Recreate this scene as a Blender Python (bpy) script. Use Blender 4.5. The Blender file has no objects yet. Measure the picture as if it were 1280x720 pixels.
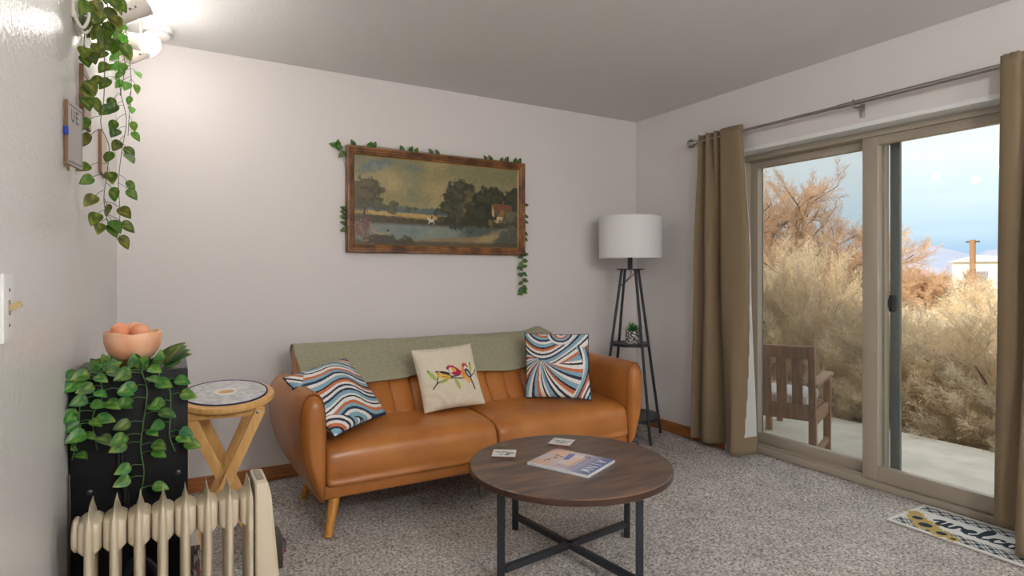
import bpy, bmesh, math, random
import numpy as np
from mathutils import Vector, Matrix
R = math.radians
scn = bpy.context.scene
col = scn.collection
random.seed(7)

# ------------------------------------------------------------------ colour
def s2l(c):
    c = np.asarray(c, dtype=float) / 255.0
    return np.where(c <= 0.04045, c / 12.92, ((c + 0.055) / 1.055) ** 2.4)
def rgb(r, g, b):
    v = s2l((r, g, b)); return (float(v[0]), float(v[1]), float(v[2]), 1.0)

# --------------------------------------------------------------- materials
def new_mat(name):
    m = bpy.data.materials.new(name); m.use_nodes = True
    nt = m.node_tree; b = nt.nodes['Principled BSDF']
    return m, nt, b
def add_bump(nt, b, scale, strength, dist=0.002, detail=3, kind='noise', stretch=None):
    tc = nt.nodes.new('ShaderNodeTexCoord')
    src = tc.outputs['Object']
    if stretch:
        mp = nt.nodes.new('ShaderNodeMapping'); mp.inputs['Scale'].default_value = stretch
        nt.links.new(src, mp.inputs['Vector']); src = mp.outputs['Vector']
    if kind == 'noise':
        n = nt.nodes.new('ShaderNodeTexNoise'); n.inputs['Scale'].default_value = scale
        n.inputs['Detail'].default_value = detail; out = n.outputs['Fac']
    else:
        n = nt.nodes.new('ShaderNodeTexVoronoi'); n.inputs['Scale'].default_value = scale; out = n.outputs['Distance']
    nt.links.new(src, n.inputs['Vector'])
    bp = nt.nodes.new('ShaderNodeBump'); bp.inputs['Strength'].default_value = strength
    bp.inputs['Distance'].default_value = dist
    nt.links.new(out, bp.inputs['Height']); nt.links.new(bp.outputs['Normal'], b.inputs['Normal'])
    return n
def mat(name, c, rough=0.5, metal=0.0, c2=None, scale=8, stretch=None, detail=4, bump=None, spec=None, lo=0.35, hi=0.65, emit=None, sss=None):
    m, nt, b = new_mat(name)
    b.inputs['Base Color'].default_value = c
    b.inputs['Roughness'].default_value = rough
    b.inputs['Metallic'].default_value = metal
    if spec is not None: b.inputs['Specular IOR Level'].default_value = spec
    if c2 is not None:
        tc = nt.nodes.new('ShaderNodeTexCoord'); mp = nt.nodes.new('ShaderNodeMapping')
        mp.inputs['Scale'].default_value = stretch or (1, 1, 1)
        n = nt.nodes.new('ShaderNodeTexNoise'); n.inputs['Scale'].default_value = scale; n.inputs['Detail'].default_value = detail
        cr = nt.nodes.new('ShaderNodeValToRGB')
        cr.color_ramp.elements[0].position = lo; cr.color_ramp.elements[1].position = hi
        cr.color_ramp.elements[0].color = c; cr.color_ramp.elements[1].color = c2
        nt.links.new(tc.outputs['Object'], mp.inputs['Vector']); nt.links.new(mp.outputs['Vector'], n.inputs['Vector'])
        nt.links.new(n.outputs['Fac'], cr.inputs['Fac']); nt.links.new(cr.outputs['Color'], b.inputs['Base Color'])
    if bump: add_bump(nt, b, *bump)
    if emit:
        b.inputs['Emission Color'].default_value = emit[0]; b.inputs['Emission Strength'].default_value = emit[1]
    if sss:
        b.inputs['Subsurface Weight'].default_value = sss[0]; b.inputs['Subsurface Radius'].default_value = sss[1]
        b.inputs['Subsurface Scale'].default_value = sss[2]
    return m
def attr_mat(name, rough=0.6, bump=None, spec=None, translucent=0.0, coat=0.0):
    m, nt, b = new_mat(name)
    a = nt.nodes.new('ShaderNodeAttribute'); a.attribute_name = 'Col'
    nt.links.new(a.outputs['Color'], b.inputs['Base Color']); b.inputs['Roughness'].default_value = rough
    if spec is not None: b.inputs['Specular IOR Level'].default_value = spec
    if coat: b.inputs['Coat Weight'].default_value = coat; b.inputs['Coat Roughness'].default_value = 0.12
    if bump: add_bump(nt, b, *bump)
    if translucent:
        tr = nt.nodes.new('ShaderNodeBsdfTranslucent'); mx = nt.nodes.new('ShaderNodeMixShader')
        nt.links.new(a.outputs['Color'], tr.inputs['Color']); mx.inputs[0].default_value = translucent
        nt.links.new(b.outputs[0], mx.inputs[1]); nt.links.new(tr.outputs[0], mx.inputs[2])
        nt.links.new(mx.outputs[0], nt.nodes['Material Output'].inputs[0])
    return m
def cloth_mat(name, c, c2=None, scale=300, translucent=0.0, bump=0.25):
    m, nt, b = new_mat(name)
    b.inputs['Base Color'].default_value = c; b.inputs['Roughness'].default_value = 0.9
    b.inputs['Specular IOR Level'].default_value = 0.15
    b.inputs['Sheen Weight'].default_value = 0.15
    n = add_bump(nt, b, scale, bump, 0.001)
    csock = None
    if c2:
        cr = nt.nodes.new('ShaderNodeValToRGB'); cr.color_ramp.elements[0].color = c; cr.color_ramp.elements[1].color = c2
        cr.color_ramp.elements[0].position = .3; cr.color_ramp.elements[1].position = .7
        nt.links.new(n.outputs['Fac'], cr.inputs['Fac']); nt.links.new(cr.outputs['Color'], b.inputs['Base Color']); csock = cr.outputs['Color']
    if translucent:
        tr = nt.nodes.new('ShaderNodeBsdfTranslucent'); mx = nt.nodes.new('ShaderNodeMixShader'); tr.inputs['Color'].default_value = c
        mx.inputs[0].default_value = translucent
        nt.links.new(b.outputs[0], mx.inputs[1]); nt.links.new(tr.outputs[0], mx.inputs[2])
        nt.links.new(mx.outputs[0], nt.nodes['Material Output'].inputs[0])
    return m

# ------------------------------------------------------------ mesh builder
class MB:
    def __init__(s): s.v = []; s.f = []; s.c = None
    def add(s, v, f):
        o = len(s.v); s.v.extend([tuple(p) for p in v]); s.f.extend([tuple(i + o for i in q) for q in f]); return s
    def box(s, c, d, bev=0.0, rot=None, seg=2):
        bm = bmesh.new(); bmesh.ops.create_cube(bm, size=1.0)
        bmesh.ops.scale(bm, vec=d, verts=bm.verts)
        if bev > 0: bmesh.ops.bevel(bm, geom=bm.edges[:], offset=bev, segments=seg, affect='EDGES', profile=0.6)
        M = Matrix.Translation(c) @ (rot.to_4x4() if rot else Matrix.Identity(4))
        bm.verts.index_update()
        v = [M @ p.co for p in bm.verts]; f = [[q.index for q in fc.verts] for fc in bm.faces]; bm.free()
        return s.add(v, f)
    def bar(s, a, b, w, d, bev=0.002, up=(0, 0, 1)):
        a, b = Vector(a), Vector(b); z = (b - a).normalized(); u = Vector(up)
        if abs(z.dot(u)) > .95: u = Vector((0, 1, 0))
        x = u.cross(z).normalized(); y = z.cross(x)
        rot = Matrix((x, y, z)).transposed()
        return s.box((a + b) / 2, (w, d, (b - a).length), bev, rot)
    def loft(s, rings, cap=True, closed=True):
        n = len(rings[0]); v = [p for r in rings for p in r]; f = []
        for i in range(len(rings) - 1):
            for j in range(n if closed else n - 1):
                k = (j + 1) % n
                f.append((i * n + j, i * n + k, (i + 1) * n + k, (i + 1) * n + j))
        if cap:
            f.append(tuple(range(n - 1, -1, -1))); f.append(tuple((len(rings) - 1) * n + j for j in range(n)))
        return s.add(v, f)
    def tube(s, pts, r, n=8, cap=True):
        pts = [Vector(p) for p in pts]; rr = r if hasattr(r, '__len__') else [r] * len(pts)
        rings = []; prev = None
        for i, p in enumerate(pts):
            t = (pts[min(i + 1, len(pts) - 1)] - pts[max(i - 1, 0)])
            if t.length < 1e-9: t = Vector((0, 0, 1))
            t.normalize()
            if prev is None:
                u = t.cross(Vector((0, 0, 1)) if abs(t.z) < .9 else Vector((1, 0, 0))).normalized()
            else:
                u = (prev - t * prev.dot(t)).normalized()
            prev = u; w = t.cross(u)
            rings.append([p + (u * math.cos(2 * math.pi * j / n) + w * math.sin(2 * math.pi * j / n)) * rr[i] for j in range(n)])
        return s.loft(rings, cap)
    def lathe(s, prof, c=(0, 0, 0), n=32, axis=None, cap=True):
        c = Vector(c)
        if axis is None: M = Matrix.Identity(3)
        else: M = Vector((0, 0, 1)).rotation_difference(Vector(axis)).to_matrix()
        rings = [[c + M @ Vector((r * math.cos(2 * math.pi * j / n), r * math.sin(2 * math.pi * j / n), z)) for j in range(n)] for r, z in prof]
        return s.loft(rings, cap)
    def sphere(s, c, r, n=24, m=14, sc=(1, 1, 1)):
        prof = [(max(r * math.sin(math.pi * i / m), 1e-4), -r * math.cos(math.pi * i / m)) for i in range(m + 1)]
        o = len(s.v); s.lathe(prof, (0, 0, 0), n)
        for i in range(o, len(s.v)):
            p = s.v[i]; s.v[i] = (c[0] + p[0] * sc[0], c[1] + p[1] * sc[1], c[2] + p[2] * sc[2])
        return s
    def grid(s, P, closed_u=False):
        h = len(P); w = len(P[0]); v = [p for r in P for p in r]
        f = [(i * w + j, i * w + (j + 1) % w, (i + 1) * w + (j + 1) % w, (i + 1) * w + j) for i in range(h - 1) for j in range(w if closed_u else w - 1)]
        return s.add(v, f)
    def build(s, name, m, parent=None, smooth=True, ang=40, cols=None, mods=()):
        me = bpy.data.meshes.new(name); me.from_pydata([tuple(p) for p in s.v], [], s.f); me.update()
        if m: me.materials.append(m)
        if smooth and me.polygons:
            me.polygons.foreach_set('use_smooth', [True] * len(me.polygons))
            me.set_sharp_from_angle(angle=R(ang))
        if cols is not None: set_cols(me, cols)
        o = bpy.data.objects.new(name, me); col.objects.link(o)
        if parent: attach(o, parent)
        for t, kw in mods:
            md = o.modifiers.new(t.lower(), t)
            for k, v in kw.items(): setattr(md, k, v)
        return o
def set_cols(me, cols):
    a = me.color_attributes.new('Col', 'FLOAT_COLOR', 'POINT')
    c = np.ones((len(me.vertices), 4), dtype=np.float32); c[:, :3] = np.asarray(cols).reshape(-1, 3)
    a.data.foreach_set('color', c.ravel())
ORG = {}
def attach(o, parent):
    o.parent = parent
    o.matrix_parent_inverse = Matrix.Translation(-Vector(ORG.get(parent.name, (0, 0, 0))))
def tag(o, label=None, cat=None, group=None, kind=None):
    if label: o['label'] = label
    if cat: o['category'] = cat
    if group: o['group'] = group
    if kind: o['kind'] = kind
    return o
def thing(name, loc, label, cat, group=None, kind=None):
    e = bpy.data.objects.new(name, None); e.empty_display_size = .1; col.objects.link(e); e.location = loc
    ORG[e.name] = tuple(loc)
    return tag(e, label, cat, group, kind)
def np_mesh(name, V, F, m, parent=None, cols=None, smooth=False):
    me = bpy.data.meshes.new(name); V = np.asarray(V, dtype=np.float32); F = np.asarray(F, dtype=np.int32)
    k = F.shape[1]
    me.vertices.add(len(V)); me.vertices.foreach_set('co', V.ravel())
    me.loops.add(F.size); me.loops.foreach_set('vertex_index', F.ravel())
    me.polygons.add(len(F)); me.polygons.foreach_set('loop_start', np.arange(0, F.size, k, dtype=np.int32))
    me.update(calc_edges=True); me.validate()
    me.materials.append(m)
    if smooth: me.polygons.foreach_set('use_smooth', [True] * len(me.polygons))
    if cols is not None: set_cols(me, cols)
    o = bpy.data.objects.new(name, me); col.objects.link(o)
    if parent: attach(o, parent)
    return o
def spline(P, n, closed=False):
    P = [np.array(p, dtype=float) for p in P]; m = len(P); out = []
    segs = m if closed else m - 1
    for t in np.linspace(0, segs, n, endpoint=not closed):
        i = min(int(t), segs - 1); u = t - i
        g = (lambda k: P[k % m]) if closed else (lambda k: P[min(max(k, 0), m - 1)])
        a, b, c, d = g(i - 1), g(i), g(i + 1), g(i + 2)
        out.append(0.5 * ((2 * b) + (-a + c) * u + (2 * a - 5 * b + 4 * c - d) * u * u + (-a + 3 * b - 3 * c + d) * u ** 3))
    return out

# -------------------------------------------------- little raster painter
def vnoise(h, w, sy, sx, seed):
    r = np.random.RandomState(seed); g = r.rand(int(sy) + 3, int(sx) + 3)
    y = np.linspace(0, sy, h)[:, None]; x = np.linspace(0, sx, w)[None, :]
    yi = y.astype(int); xi = x.astype(int); fy = y - yi; fx = x - xi
    fy = fy * fy * (3 - 2 * fy); fx = fx * fx * (3 - 2 * fx)
    return g[yi, xi] * (1 - fy) * (1 - fx) + g[yi + 1, xi] * fy * (1 - fx) + g[yi, xi + 1] * (1 - fy) * fx + g[yi + 1, xi + 1] * fy * fx
def fbm(h, w, s, seed, oct=4, asp=None):
    asp = asp or w / h; t = np.zeros((h, w)); a = .5
    for o in range(oct):
        t += a * vnoise(h, w, s * 2 ** o, s * asp * 2 ** o, seed + o); a *= .5
    return t / (1 - .5 ** oct)
class Img:
    """array in sRGB 0..255, x in 0..asp and y in 0..1 downwards"""
    def __init__(s, h, w, c):
        s.h, s.w = h, w; s.a = np.ones((h, w, 3)) * np.array(c, float)
        s.Y, s.X = np.meshgrid(np.linspace(0, 1, h), np.linspace(0, w / h, w), indexing='ij')
    def put(s, m, c):
        m = np.clip(m, 0, 1)[..., None]; s.a = s.a * (1 - m) + np.asarray(c, float) * m; return s
    def line(s, pts, wd, c, soft=None, al=1):
        soft = soft or 1.0 / s.h; d = np.full((s.h, s.w), 9.)
        ws = wd if hasattr(wd, '__len__') else [wd] * len(pts)
        mk = np.zeros((s.h, s.w))
        for i in range(len(pts) - 1):
            (x0, y0), (x1, y1) = pts[i], pts[i + 1]; dx, dy = x1 - x0, y1 - y0; L = dx * dx + dy * dy + 1e-12
            t = np.clip(((s.X - x0) * dx + (s.Y - y0) * dy) / L, 0, 1)
            dd = np.hypot(s.X - x0 - t * dx, s.Y - y0 - t * dy); w = ws[i] + (ws[i + 1] - ws[i]) * t
            mk = np.maximum(mk, np.clip((w - dd) / soft + .5, 0, 1))
        return s.put(mk * al, c)
    def ell(s, x, y, rx, ry, c, ang=0, soft=.08, al=1, n=None):
        ca, sa = math.cos(ang), math.sin(ang); dx, dy = s.X - x, s.Y - y
        u = (dx * ca + dy * sa) / rx; v = (-dx * sa + dy * ca) / ry; d = np.sqrt(u * u + v * v)
        if n is not None: d = d + n
        return s.put(np.clip((1 - d) / soft + .5, 0, 1) * al, c)
    def poly(s, pts, c, al=1):
        ins = np.zeros((s.h, s.w), bool); n = len(pts)
        for i in range(n):
            (x0, y0), (x1, y1) = pts[i], pts[(i + 1) % n]
            if y0 == y1: continue
            k = ((y0 > s.Y) != (y1 > s.Y)) & (s.X < (x1 - x0) * (s.Y - y0) / (y1 - y0) + x0); ins ^= k
        return s.put(ins * al, c)
def img_panel(img, fn):
    """grid of vertices coloured by img; fn(u, v) -> xyz, u right, v down in 0..1"""
    h, w = img.h, img.w
    P = [[fn(j / (w - 1), i / (h - 1)) for j in range(w)] for i in range(h)]
    b = MB().grid(P); return b, s2l(img.a)
def letters(img, text, x, y, h, c, wd, adv=None, tr=None):
    """serif capitals drawn as strokes"""
    G = {'A': [[(0, 1), (.5, 0), (1, 1)], [(.2, .62), (.8, .62)]], 'N': [[(0, 1), (0, 0), (1, 1), (1, 0)]], 'W': [[(0, 0), (.25, 1), (.5, .2), (.75, 1), (1, 0)]],
         'U': [[(0, 0), (0, .75), (.2, 1), (.7, 1), (.9, .75), (.9, 0)]], 'E': [[(.9, 0), (0, 0), (0, 1), (.9, 1)], [(0, .5), (.7, .5)]],
         'I': [[(.5, 0), (.5, 1)]]}
    for ch in text:
        for st in G[ch]:
            p = [(x + a * h * .7, y + b * h) for a, b in st]
            if tr: p = [tr(*q) for q in p]
            img.line(p, wd, c)
        x += (adv or h * .9)
    return img

# ------------------------------------------------------------------ camera
th = math.atan2(426, 742)
cam = bpy.data.cameras.new('camera'); co = bpy.data.objects.new('camera', cam); col.objects.link(co)
co.location = (0, 0, 1.204); co.rotation_euler = (R(90), 0, -th)
cam.sensor_width = 36; cam.lens = 742 / 1280 * 36; cam.shift_y = -18 / 1280; cam.clip_start = .02; cam.clip_end = 2000
scn.camera = co
CC, CS = math.cos(th), math.sin(th)
XL, XR, YB, YF, ZC = -0.245, 3.296, 3.703, -2.6, 2.44
XD = 3.43

# --------------------------------------------------------------- materials
M = {}
M['wall'] = mat('wall_paint', rgb(226, 220, 217), .6, bump=(90, .3, .0025, 3), spec=.3)
M['wall_l'] = mat('wall_paint_gloss', rgb(226, 223, 219), .3, bump=(75, .55, .004, 2), spec=.55)
M['ceil'] = mat('ceiling_paint', rgb(226, 225, 224), .85, bump=(70, .35, .003, 3), spec=.2)
M['white'] = mat('white_plastic', rgb(236, 234, 230), .4)
M['trimw'] = mat('white_trim', rgb(238, 238, 235), .45)
M['oak'] = mat('oak_trim', rgb(176, 112, 58), .4, c2=rgb(140, 82, 38), scale=6, stretch=(2, 2, 40), detail=5)
M['oakx'] = mat('oak_trim_long', rgb(184, 122, 68), .4, c2=rgb(136, 80, 36), scale=9, stretch=(.8, .8, 14), detail=6)
M['leather'] = mat('tan_leather', rgb(188, 122, 60), .31, c2=rgb(168, 102, 46), scale=5, detail=5, bump=(260, .12, .0012, 3), spec=.5)
M['leather_d'] = mat('leather_piping', rgb(138, 78, 30), .45)
M['legwood'] = mat('light_wood', rgb(214, 150, 62), .4, c2=rgb(196, 128, 46), scale=12, stretch=(6, 6, 1), detail=4)
M['stoolwood'] = mat('pale_beech', rgb(226, 178, 110), .4, c2=rgb(212, 160, 92), scale=10, stretch=(6, 6, 1), detail=4)
M['black'] = mat('black_metal', rgb(46, 49, 54), .45, spec=.4)
M['blackp'] = mat('black_board', rgb(10, 10, 12), .5, bump=(400, .06, .0006, 2), spec=.25)
M['blacktop'] = mat('black_board_top', rgb(34, 30, 29), .38)
M['cable'] = mat('black_cable', rgb(20, 20, 22), .5)
M['bcable'] = mat('brown_cable', rgb(92, 70, 52), .5)
M['steel'] = mat('brushed_steel', rgb(168, 166, 162), .3, metal=1.0)
M['cream'] = mat('cream_enamel', rgb(204, 190, 164), .3, spec=.5)
M['creamd'] = mat('grey_grille', rgb(150, 140, 124), .5)
M['taupe'] = mat('taupe_vinyl', rgb(172, 161, 144), .42)
M['greyfr'] = mat('grey_frame', rgb(112, 116, 114), .5)
M['curtain'] = cloth_mat('tan_curtain', rgb(150, 131, 104), rgb(134, 116, 90), 420, .12, .2)
M['lining'] = cloth_mat('curtain_lining', rgb(225, 224, 220), None, 300, .25)
M['throw'] = cloth_mat('sage_throw', rgb(172, 167, 142), rgb(138, 134, 110), 160, 0, .6)
M['shade'] = cloth_mat('white_shade', rgb(246, 246, 244), None, 500, .1, .1)
M['concrete'] = mat('patio_concrete', rgb(214, 204, 188), .9, c2=rgb(196, 187, 172), scale=5, detail=8, bump=(120, .3, .003, 4))
M['dirt'] = mat('dry_ground', rgb(196, 172, 132), 1, c2=rgb(160, 134, 98), scale=1.5, detail=8)
M['bark'] = mat('grey_bark', rgb(112, 98, 82), .95, c2=rgb(82, 70, 58), scale=14, stretch=(1, 1, .3))
M['twig'] = attr_mat('feathery_twigs', .95, spec=.05, translucent=.35)
M['salt'] = mat('pink_salt', rgb(242, 172, 130), .45, c2=rgb(250, 200, 164), scale=16, detail=5, bump=(60, .15, .002, 3), sss=(.35, (1, .4, .2), .03))
M['saltd'] = mat('orange_salt', rgb(238, 146, 100), .5, c2=rgb(248, 180, 140), scale=20, detail=5, bump=(50, .2, .002, 3), sss=(.35, (1, .4, .2), .03))
M['brown'] = mat('brown_wood_base', rgb(150, 84, 48), .5)
M['leaf'] = attr_mat('vine_leaf', .38, spec=.4, translucent=.15)
M['stem'] = mat('vine_stem', rgb(70, 110, 52), .6)
M['stemg'] = mat('vine_stem_grey', rgb(96, 104, 76), .6)
M['bulb'] = mat('lit_bulb', rgb(255, 245, 230), .3, emit=((1, .955, .90, 1), 55))
M['fill_glow'] = mat('fill_globe_glow', rgb(255, 250, 240), .3, emit=((.97, .985, 1, 1), 72))  # glow of the fill globes added behind the viewer
M['chair'] = mat('teak', rgb(184, 142, 112), .6, c2=rgb(154, 116, 90), scale=8, stretch=(8, 8, 1), detail=4)
M['frame'] = mat('walnut_frame', rgb(142, 92, 44), .3, c2=rgb(74, 42, 18), scale=10, stretch=(1, 1, 1), detail=6, lo=.38, hi=.62)
M['gold'] = mat('gilt_edge', rgb(186, 138, 70), .35, metal=.4)

# ------------------------------------------------------------------- setting
def carpet():
    nx, ny = 330, 420
    xs = np.linspace(XL, XD + .02, nx); ys = np.linspace(-.6, YB, ny)
    r = np.random.RandomState(3)
    X, Y = np.meshgrid(xs, ys); Z = (r.rand(ny, nx) - .5) * .007 + fbm(ny, nx, 9, 5, 3) * .006 - .006
    V = np.stack([X + (r.rand(ny, nx) - .5) * .006, Y + (r.rand(ny, nx) - .5) * .006, Z], -1).reshape(-1, 3)
    i, j = np.meshgrid(np.arange(ny - 1), np.arange(nx - 1), indexing='ij'); a = (i * nx + j).ravel()
    F = np.stack([a, a + 1, a + nx + 1, a + nx], 1)
    # the rest of the floor behind the camera
    b = len(V); V = np.vstack([V, [[XL, YF, 0], [XR, YF, 0], [XR, -.6, 0], [XL, -.6, 0]]]); F = np.vstack([F, [[b, b + 1, b + 2, b + 3]]])
    m, nt, bs = new_mat('grey_carpet'); bs.inputs['Roughness'].default_value = 1; bs.inputs['Specular IOR Level'].default_value = 0.05
    tc = nt.nodes.new('ShaderNodeTexCoord')
    n = nt.nodes.new('ShaderNodeTexNoise'); n.inputs['Scale'].default_value = 82; n.inputs['Detail'].default_value = 3; n.inputs['Roughness'].default_value = .7
    n2 = nt.nodes.new('ShaderNodeTexNoise'); n2.inputs['Scale'].default_value = 4.5; n2.inputs['Detail'].default_value = 3
    cr = nt.nodes.new('ShaderNodeValToRGB'); e = cr.color_ramp.elements
    e[0].position = .33; e[0].color = rgb(120, 113, 107); e[1].position = .65; e[1].color = rgb(238, 231, 224)
    cr2 = nt.nodes.new('ShaderNodeValToRGB'); cr2.color_ramp.elements[0].position = .3; cr2.color_ramp.elements[0].color = (.78, .775, .77, 1); cr2.color_ramp.elements[1].position = .7
    mx = nt.nodes.new('ShaderNodeMixRGB'); mx.blend_type = 'MULTIPLY'; mx.inputs[0].default_value = 1
    for k in (n, n2): nt.links.new(tc.outputs['Object'], k.inputs['Vector'])
    nt.links.new(n.outputs['Fac'], cr.inputs['Fac']); nt.links.new(n2.outputs['Fac'], cr2.inputs['Fac'])
    nt.links.new(cr.outputs['Color'], mx.inputs[1]); nt.links.new(cr2.outputs['Color'], mx.inputs[2]); nt.links.new(mx.outputs['Color'], bs.inputs['Base Color'])
    bp = nt.nodes.new('ShaderNodeBump'); bp.inputs['Strength'].default_value = .7; bp.inputs['Distance'].default_value = .006
    nt.links.new(n.outputs['Fac'], bp.inputs['Height']); nt.links.new(bp.outputs['Normal'], bs.inputs['Normal'])
    o = np_mesh('floor', V, F, m, smooth=True); o['kind'] = 'structure'
carpet()
def struct(name, b, m, parent=None, **k):
    o = b.build(name, m, parent, **k)
    if parent is None: o['kind'] = 'structure'
    return o
def slab(name, lo, hi, m): 
    c = [(a + b) / 2 for a, b in zip(lo, hi)]; d = [b - a for a, b in zip(lo, hi)]
    return struct(name, MB().box(c, d), m, smooth=False)
slab('ceiling', (XL - .15, YF - .15, ZC), (XR + .16, YB + .15, ZC + .12), M['ceil'])
slab('wall_back', (XL - .15, YB, -.15), (XR + .16, YB + .15, ZC), M['wall'])
slab('wall_left', (XL - .15, YF, -.15), (XL, YB, ZC), M['wall_l'])
slab('wall_front', (XL - .15, YF - .15, -.15), (XR + .16, YF, ZC), M['wall'])
DY0, DY1, DZ = .96, 2.80, 2.025
wr = MB()
WT = .16
wr.box((XR + WT / 2, (DY1 + YB) / 2, ZC / 2 - .075), (WT, YB - DY1, ZC + .15)).box((XR + WT / 2, (YF + DY0) / 2, ZC / 2 - .075), (WT, DY0 - YF, ZC + .15))
wr.box((XR + WT / 2, (DY0 + DY1) / 2, (DZ + ZC) / 2), (WT, DY1 - DY0, ZC - DZ))
struct('wall_right', wr, M['wall'], smooth=False)
# white painted return of the opening
tr = MB().box((XR + .066, (DY0 + DY1) / 2, DZ - .006), (.138, DY1 - DY0, .012)).box((XR + .001, (DY0 + DY1) / 2, DZ - .004), (.006, DY1 - DY0 + .0, .026), .002)
tr.box((XR + .066, DY1 - .006, DZ / 2), (.138, .012, DZ)).box((XR + .066, DY0 + .006, DZ / 2), (.138, .012, DZ))
struct('trim_1', tr, M['trimw'], smooth=False)
bb = MB().box(((XL + XR) / 2, YB - .007, .041), (XR - XL, .014, .082), .004)
struct('baseboard_back', bb, mat('oak_base_x', rgb(178, 116, 62), .4, c2=rgb(138, 82, 38), scale=8, stretch=(1, 6, 14), detail=6))
bb = MB().box((XR - .007, (DY1 + YB) / 2 - .007, .041), (.014, YB - DY1 - .014, .082), .004)
moak = mat('oak_base_y', rgb(178, 116, 62), .4, c2=rgb(138, 82, 38), scale=8, stretch=(6, 1, 14), detail=6)
struct('baseboard_right', bb, moak)
bb = MB().box((XL + .007, 1.55, .041), (.014, 4.27, .082), .004)
struct('baseboard_left', bb, moak)

# ------------------------------------------------------------- patio door
def glass_mat():
    m = bpy.data.materials.new('clear_glass'); m.use_nodes = True; nt = m.node_tree; nt.nodes.clear()
    o = nt.nodes.new('ShaderNodeOutputMaterial'); t = nt.nodes.new('ShaderNodeBsdfTransparent'); t.inputs['Color'].default_value = (.97, .985, .98, 1)
    g = nt.nodes.new('ShaderNodeBsdfGlossy'); g.inputs['Roughness'].default_value = 0.0
    fr = nt.nodes.new('ShaderNodeFresnel'); fr.inputs['IOR'].default_value = 1.45
    geo = nt.nodes.new('ShaderNodeNewGeometry')
    mr = nt.nodes.new('ShaderNodeMath'); mr.operation = 'SUBTRACT'; mr.inputs[0].default_value = 1.0
    ml = nt.nodes.new('ShaderNodeMath'); ml.operation = 'MULTIPLY'
    nt.links.new(geo.outputs['Backfacing'], mr.inputs[1]); nt.links.new(mr.outputs[0], ml.inputs[0]); nt.links.new(fr.outputs[0], ml.inputs[1])
    mx = nt.nodes.new('ShaderNodeMixShader')
    nt.links.new(ml.outputs[0], mx.inputs[0]); nt.links.new(t.outputs[0], mx.inputs[1]); nt.links.new(g.outputs[0], mx.inputs[2]); nt.links.new(mx.outputs[0], o.inputs[0])
    return m
M['glass'] = glass_mat()
def screen_mat():
    m = bpy.data.materials.new('insect_screen'); m.use_nodes = True; nt = m.node_tree; nt.nodes.clear()
    o = nt.nodes.new('ShaderNodeOutputMaterial'); t = nt.nodes.new('ShaderNodeBsdfTransparent')
    d = nt.nodes.new('ShaderNodeBsdfDiffuse'); d.inputs['Color'].default_value = rgb(120, 118, 112)
    mx = nt.nodes.new('ShaderNodeMixShader'); mx.inputs[0].default_value = .2
    nt.links.new(t.outputs[0], mx.inputs[1]); nt.links.new(d.outputs[0], mx.inputs[2]); nt.links.new(mx.outputs[0], o.inputs[0])
    return m
def rect_frame(b, x, d, y0, y1, z0, z1, wl, wr_, wb, wt, bev=.003):
    """frame in the YZ plane centred on x; wl is the stile at y1 (left in the view)"""
    b.box((x, y1 - wl / 2, (z0 + z1) / 2), (d, wl, z1 - z0), bev).box((x, y0 + wr_ / 2, (z0 + z1) / 2), (d, wr_, z1 - z0), bev)
    b.box((x, (y0 + y1) / 2 + (wr_ - wl) / 2, z0 + wb / 2), (d * .96, y1 - y0 - wl - wr_, wb), bev).box((x, (y0 + y1) / 2 + (wr_ - wl) / 2, z1 - wt / 2), (d * .96, y1 - y0 - wl - wr_, wt), bev)
    return b
door = thing('door_1', (XD, (DY0 + DY1) / 2, 0), None, None, kind='structure')
b = MB()
b.box((XD + .065, (DY0 + DY1) / 2, .018), (.15, DY1 - DY0 - .03, .036), .004)
b.box((XD + .03, (DY0 + DY1) / 2, .042), (.012, DY1 - DY0 - .03, .02), .002).box((XD + .09, (DY0 + DY1) / 2, .042), (.012, DY1 - DY0 - .03, .02), .002)
b.box((XD + .065, (DY0 + DY1) / 2, DZ - .032), (.15, DY1 - DY0 - .03, .036), .004)
b.box((XD + .065, DY1 - .03, DZ / 2), (.15, .034, DZ - .03), .004).box((XD + .065, DY0 + .03, DZ / 2), (.15, .034, DZ - .03), .004)
b.build('outer_frame', M['taupe'], door)
sl = rect_frame(MB(), XD + .03, .045, DY0 + .045, 1.952, .04, 1.982, .085, .075, .082, .055)
slo = sl.build('sliding_panel', M['taupe'], door)
MB().box((XD + .03, (DY0 + 1.95) / 2 + .02, 1.03), (.018, 1.952 - DY0 - .21, 1.80)).build('glass_pane', M['glass'], slo, smooth=False)
fx = rect_frame(MB(), XD + .09, .045, 1.86, DY1 - .046, .04, 1.982, .055, .075, .072, .055)
fxo = fx.build('fixed_panel', M['taupe'], door)
MB().box((XD + .09, (1.86 + DY1) / 2, 1.03), (.018, DY1 - 1.86 - .18, 1.81)).build('glass_pane', M['glass'], fxo, smooth=False)
sc = rect_frame(MB(), XD + .145, .022, 1.815, DY1 - .03, .03, 1.99, .05, .052, .06, .05)
sco = sc.build('screen_panel', M['greyfr'], door)
MB().box((XD + .145, 2.30, 1.01), (.001, .87, 1.85)).build('insect_screen', screen_mat(), sco, smooth=False)
MB().box((XD + .122, 1.862, 1.035), (.03, .062, .095), .014, seg=4).box((XD + .105, 1.862, 1.035), (.018, .03, .05), .006).build('latch', M['black'], sco)

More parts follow.
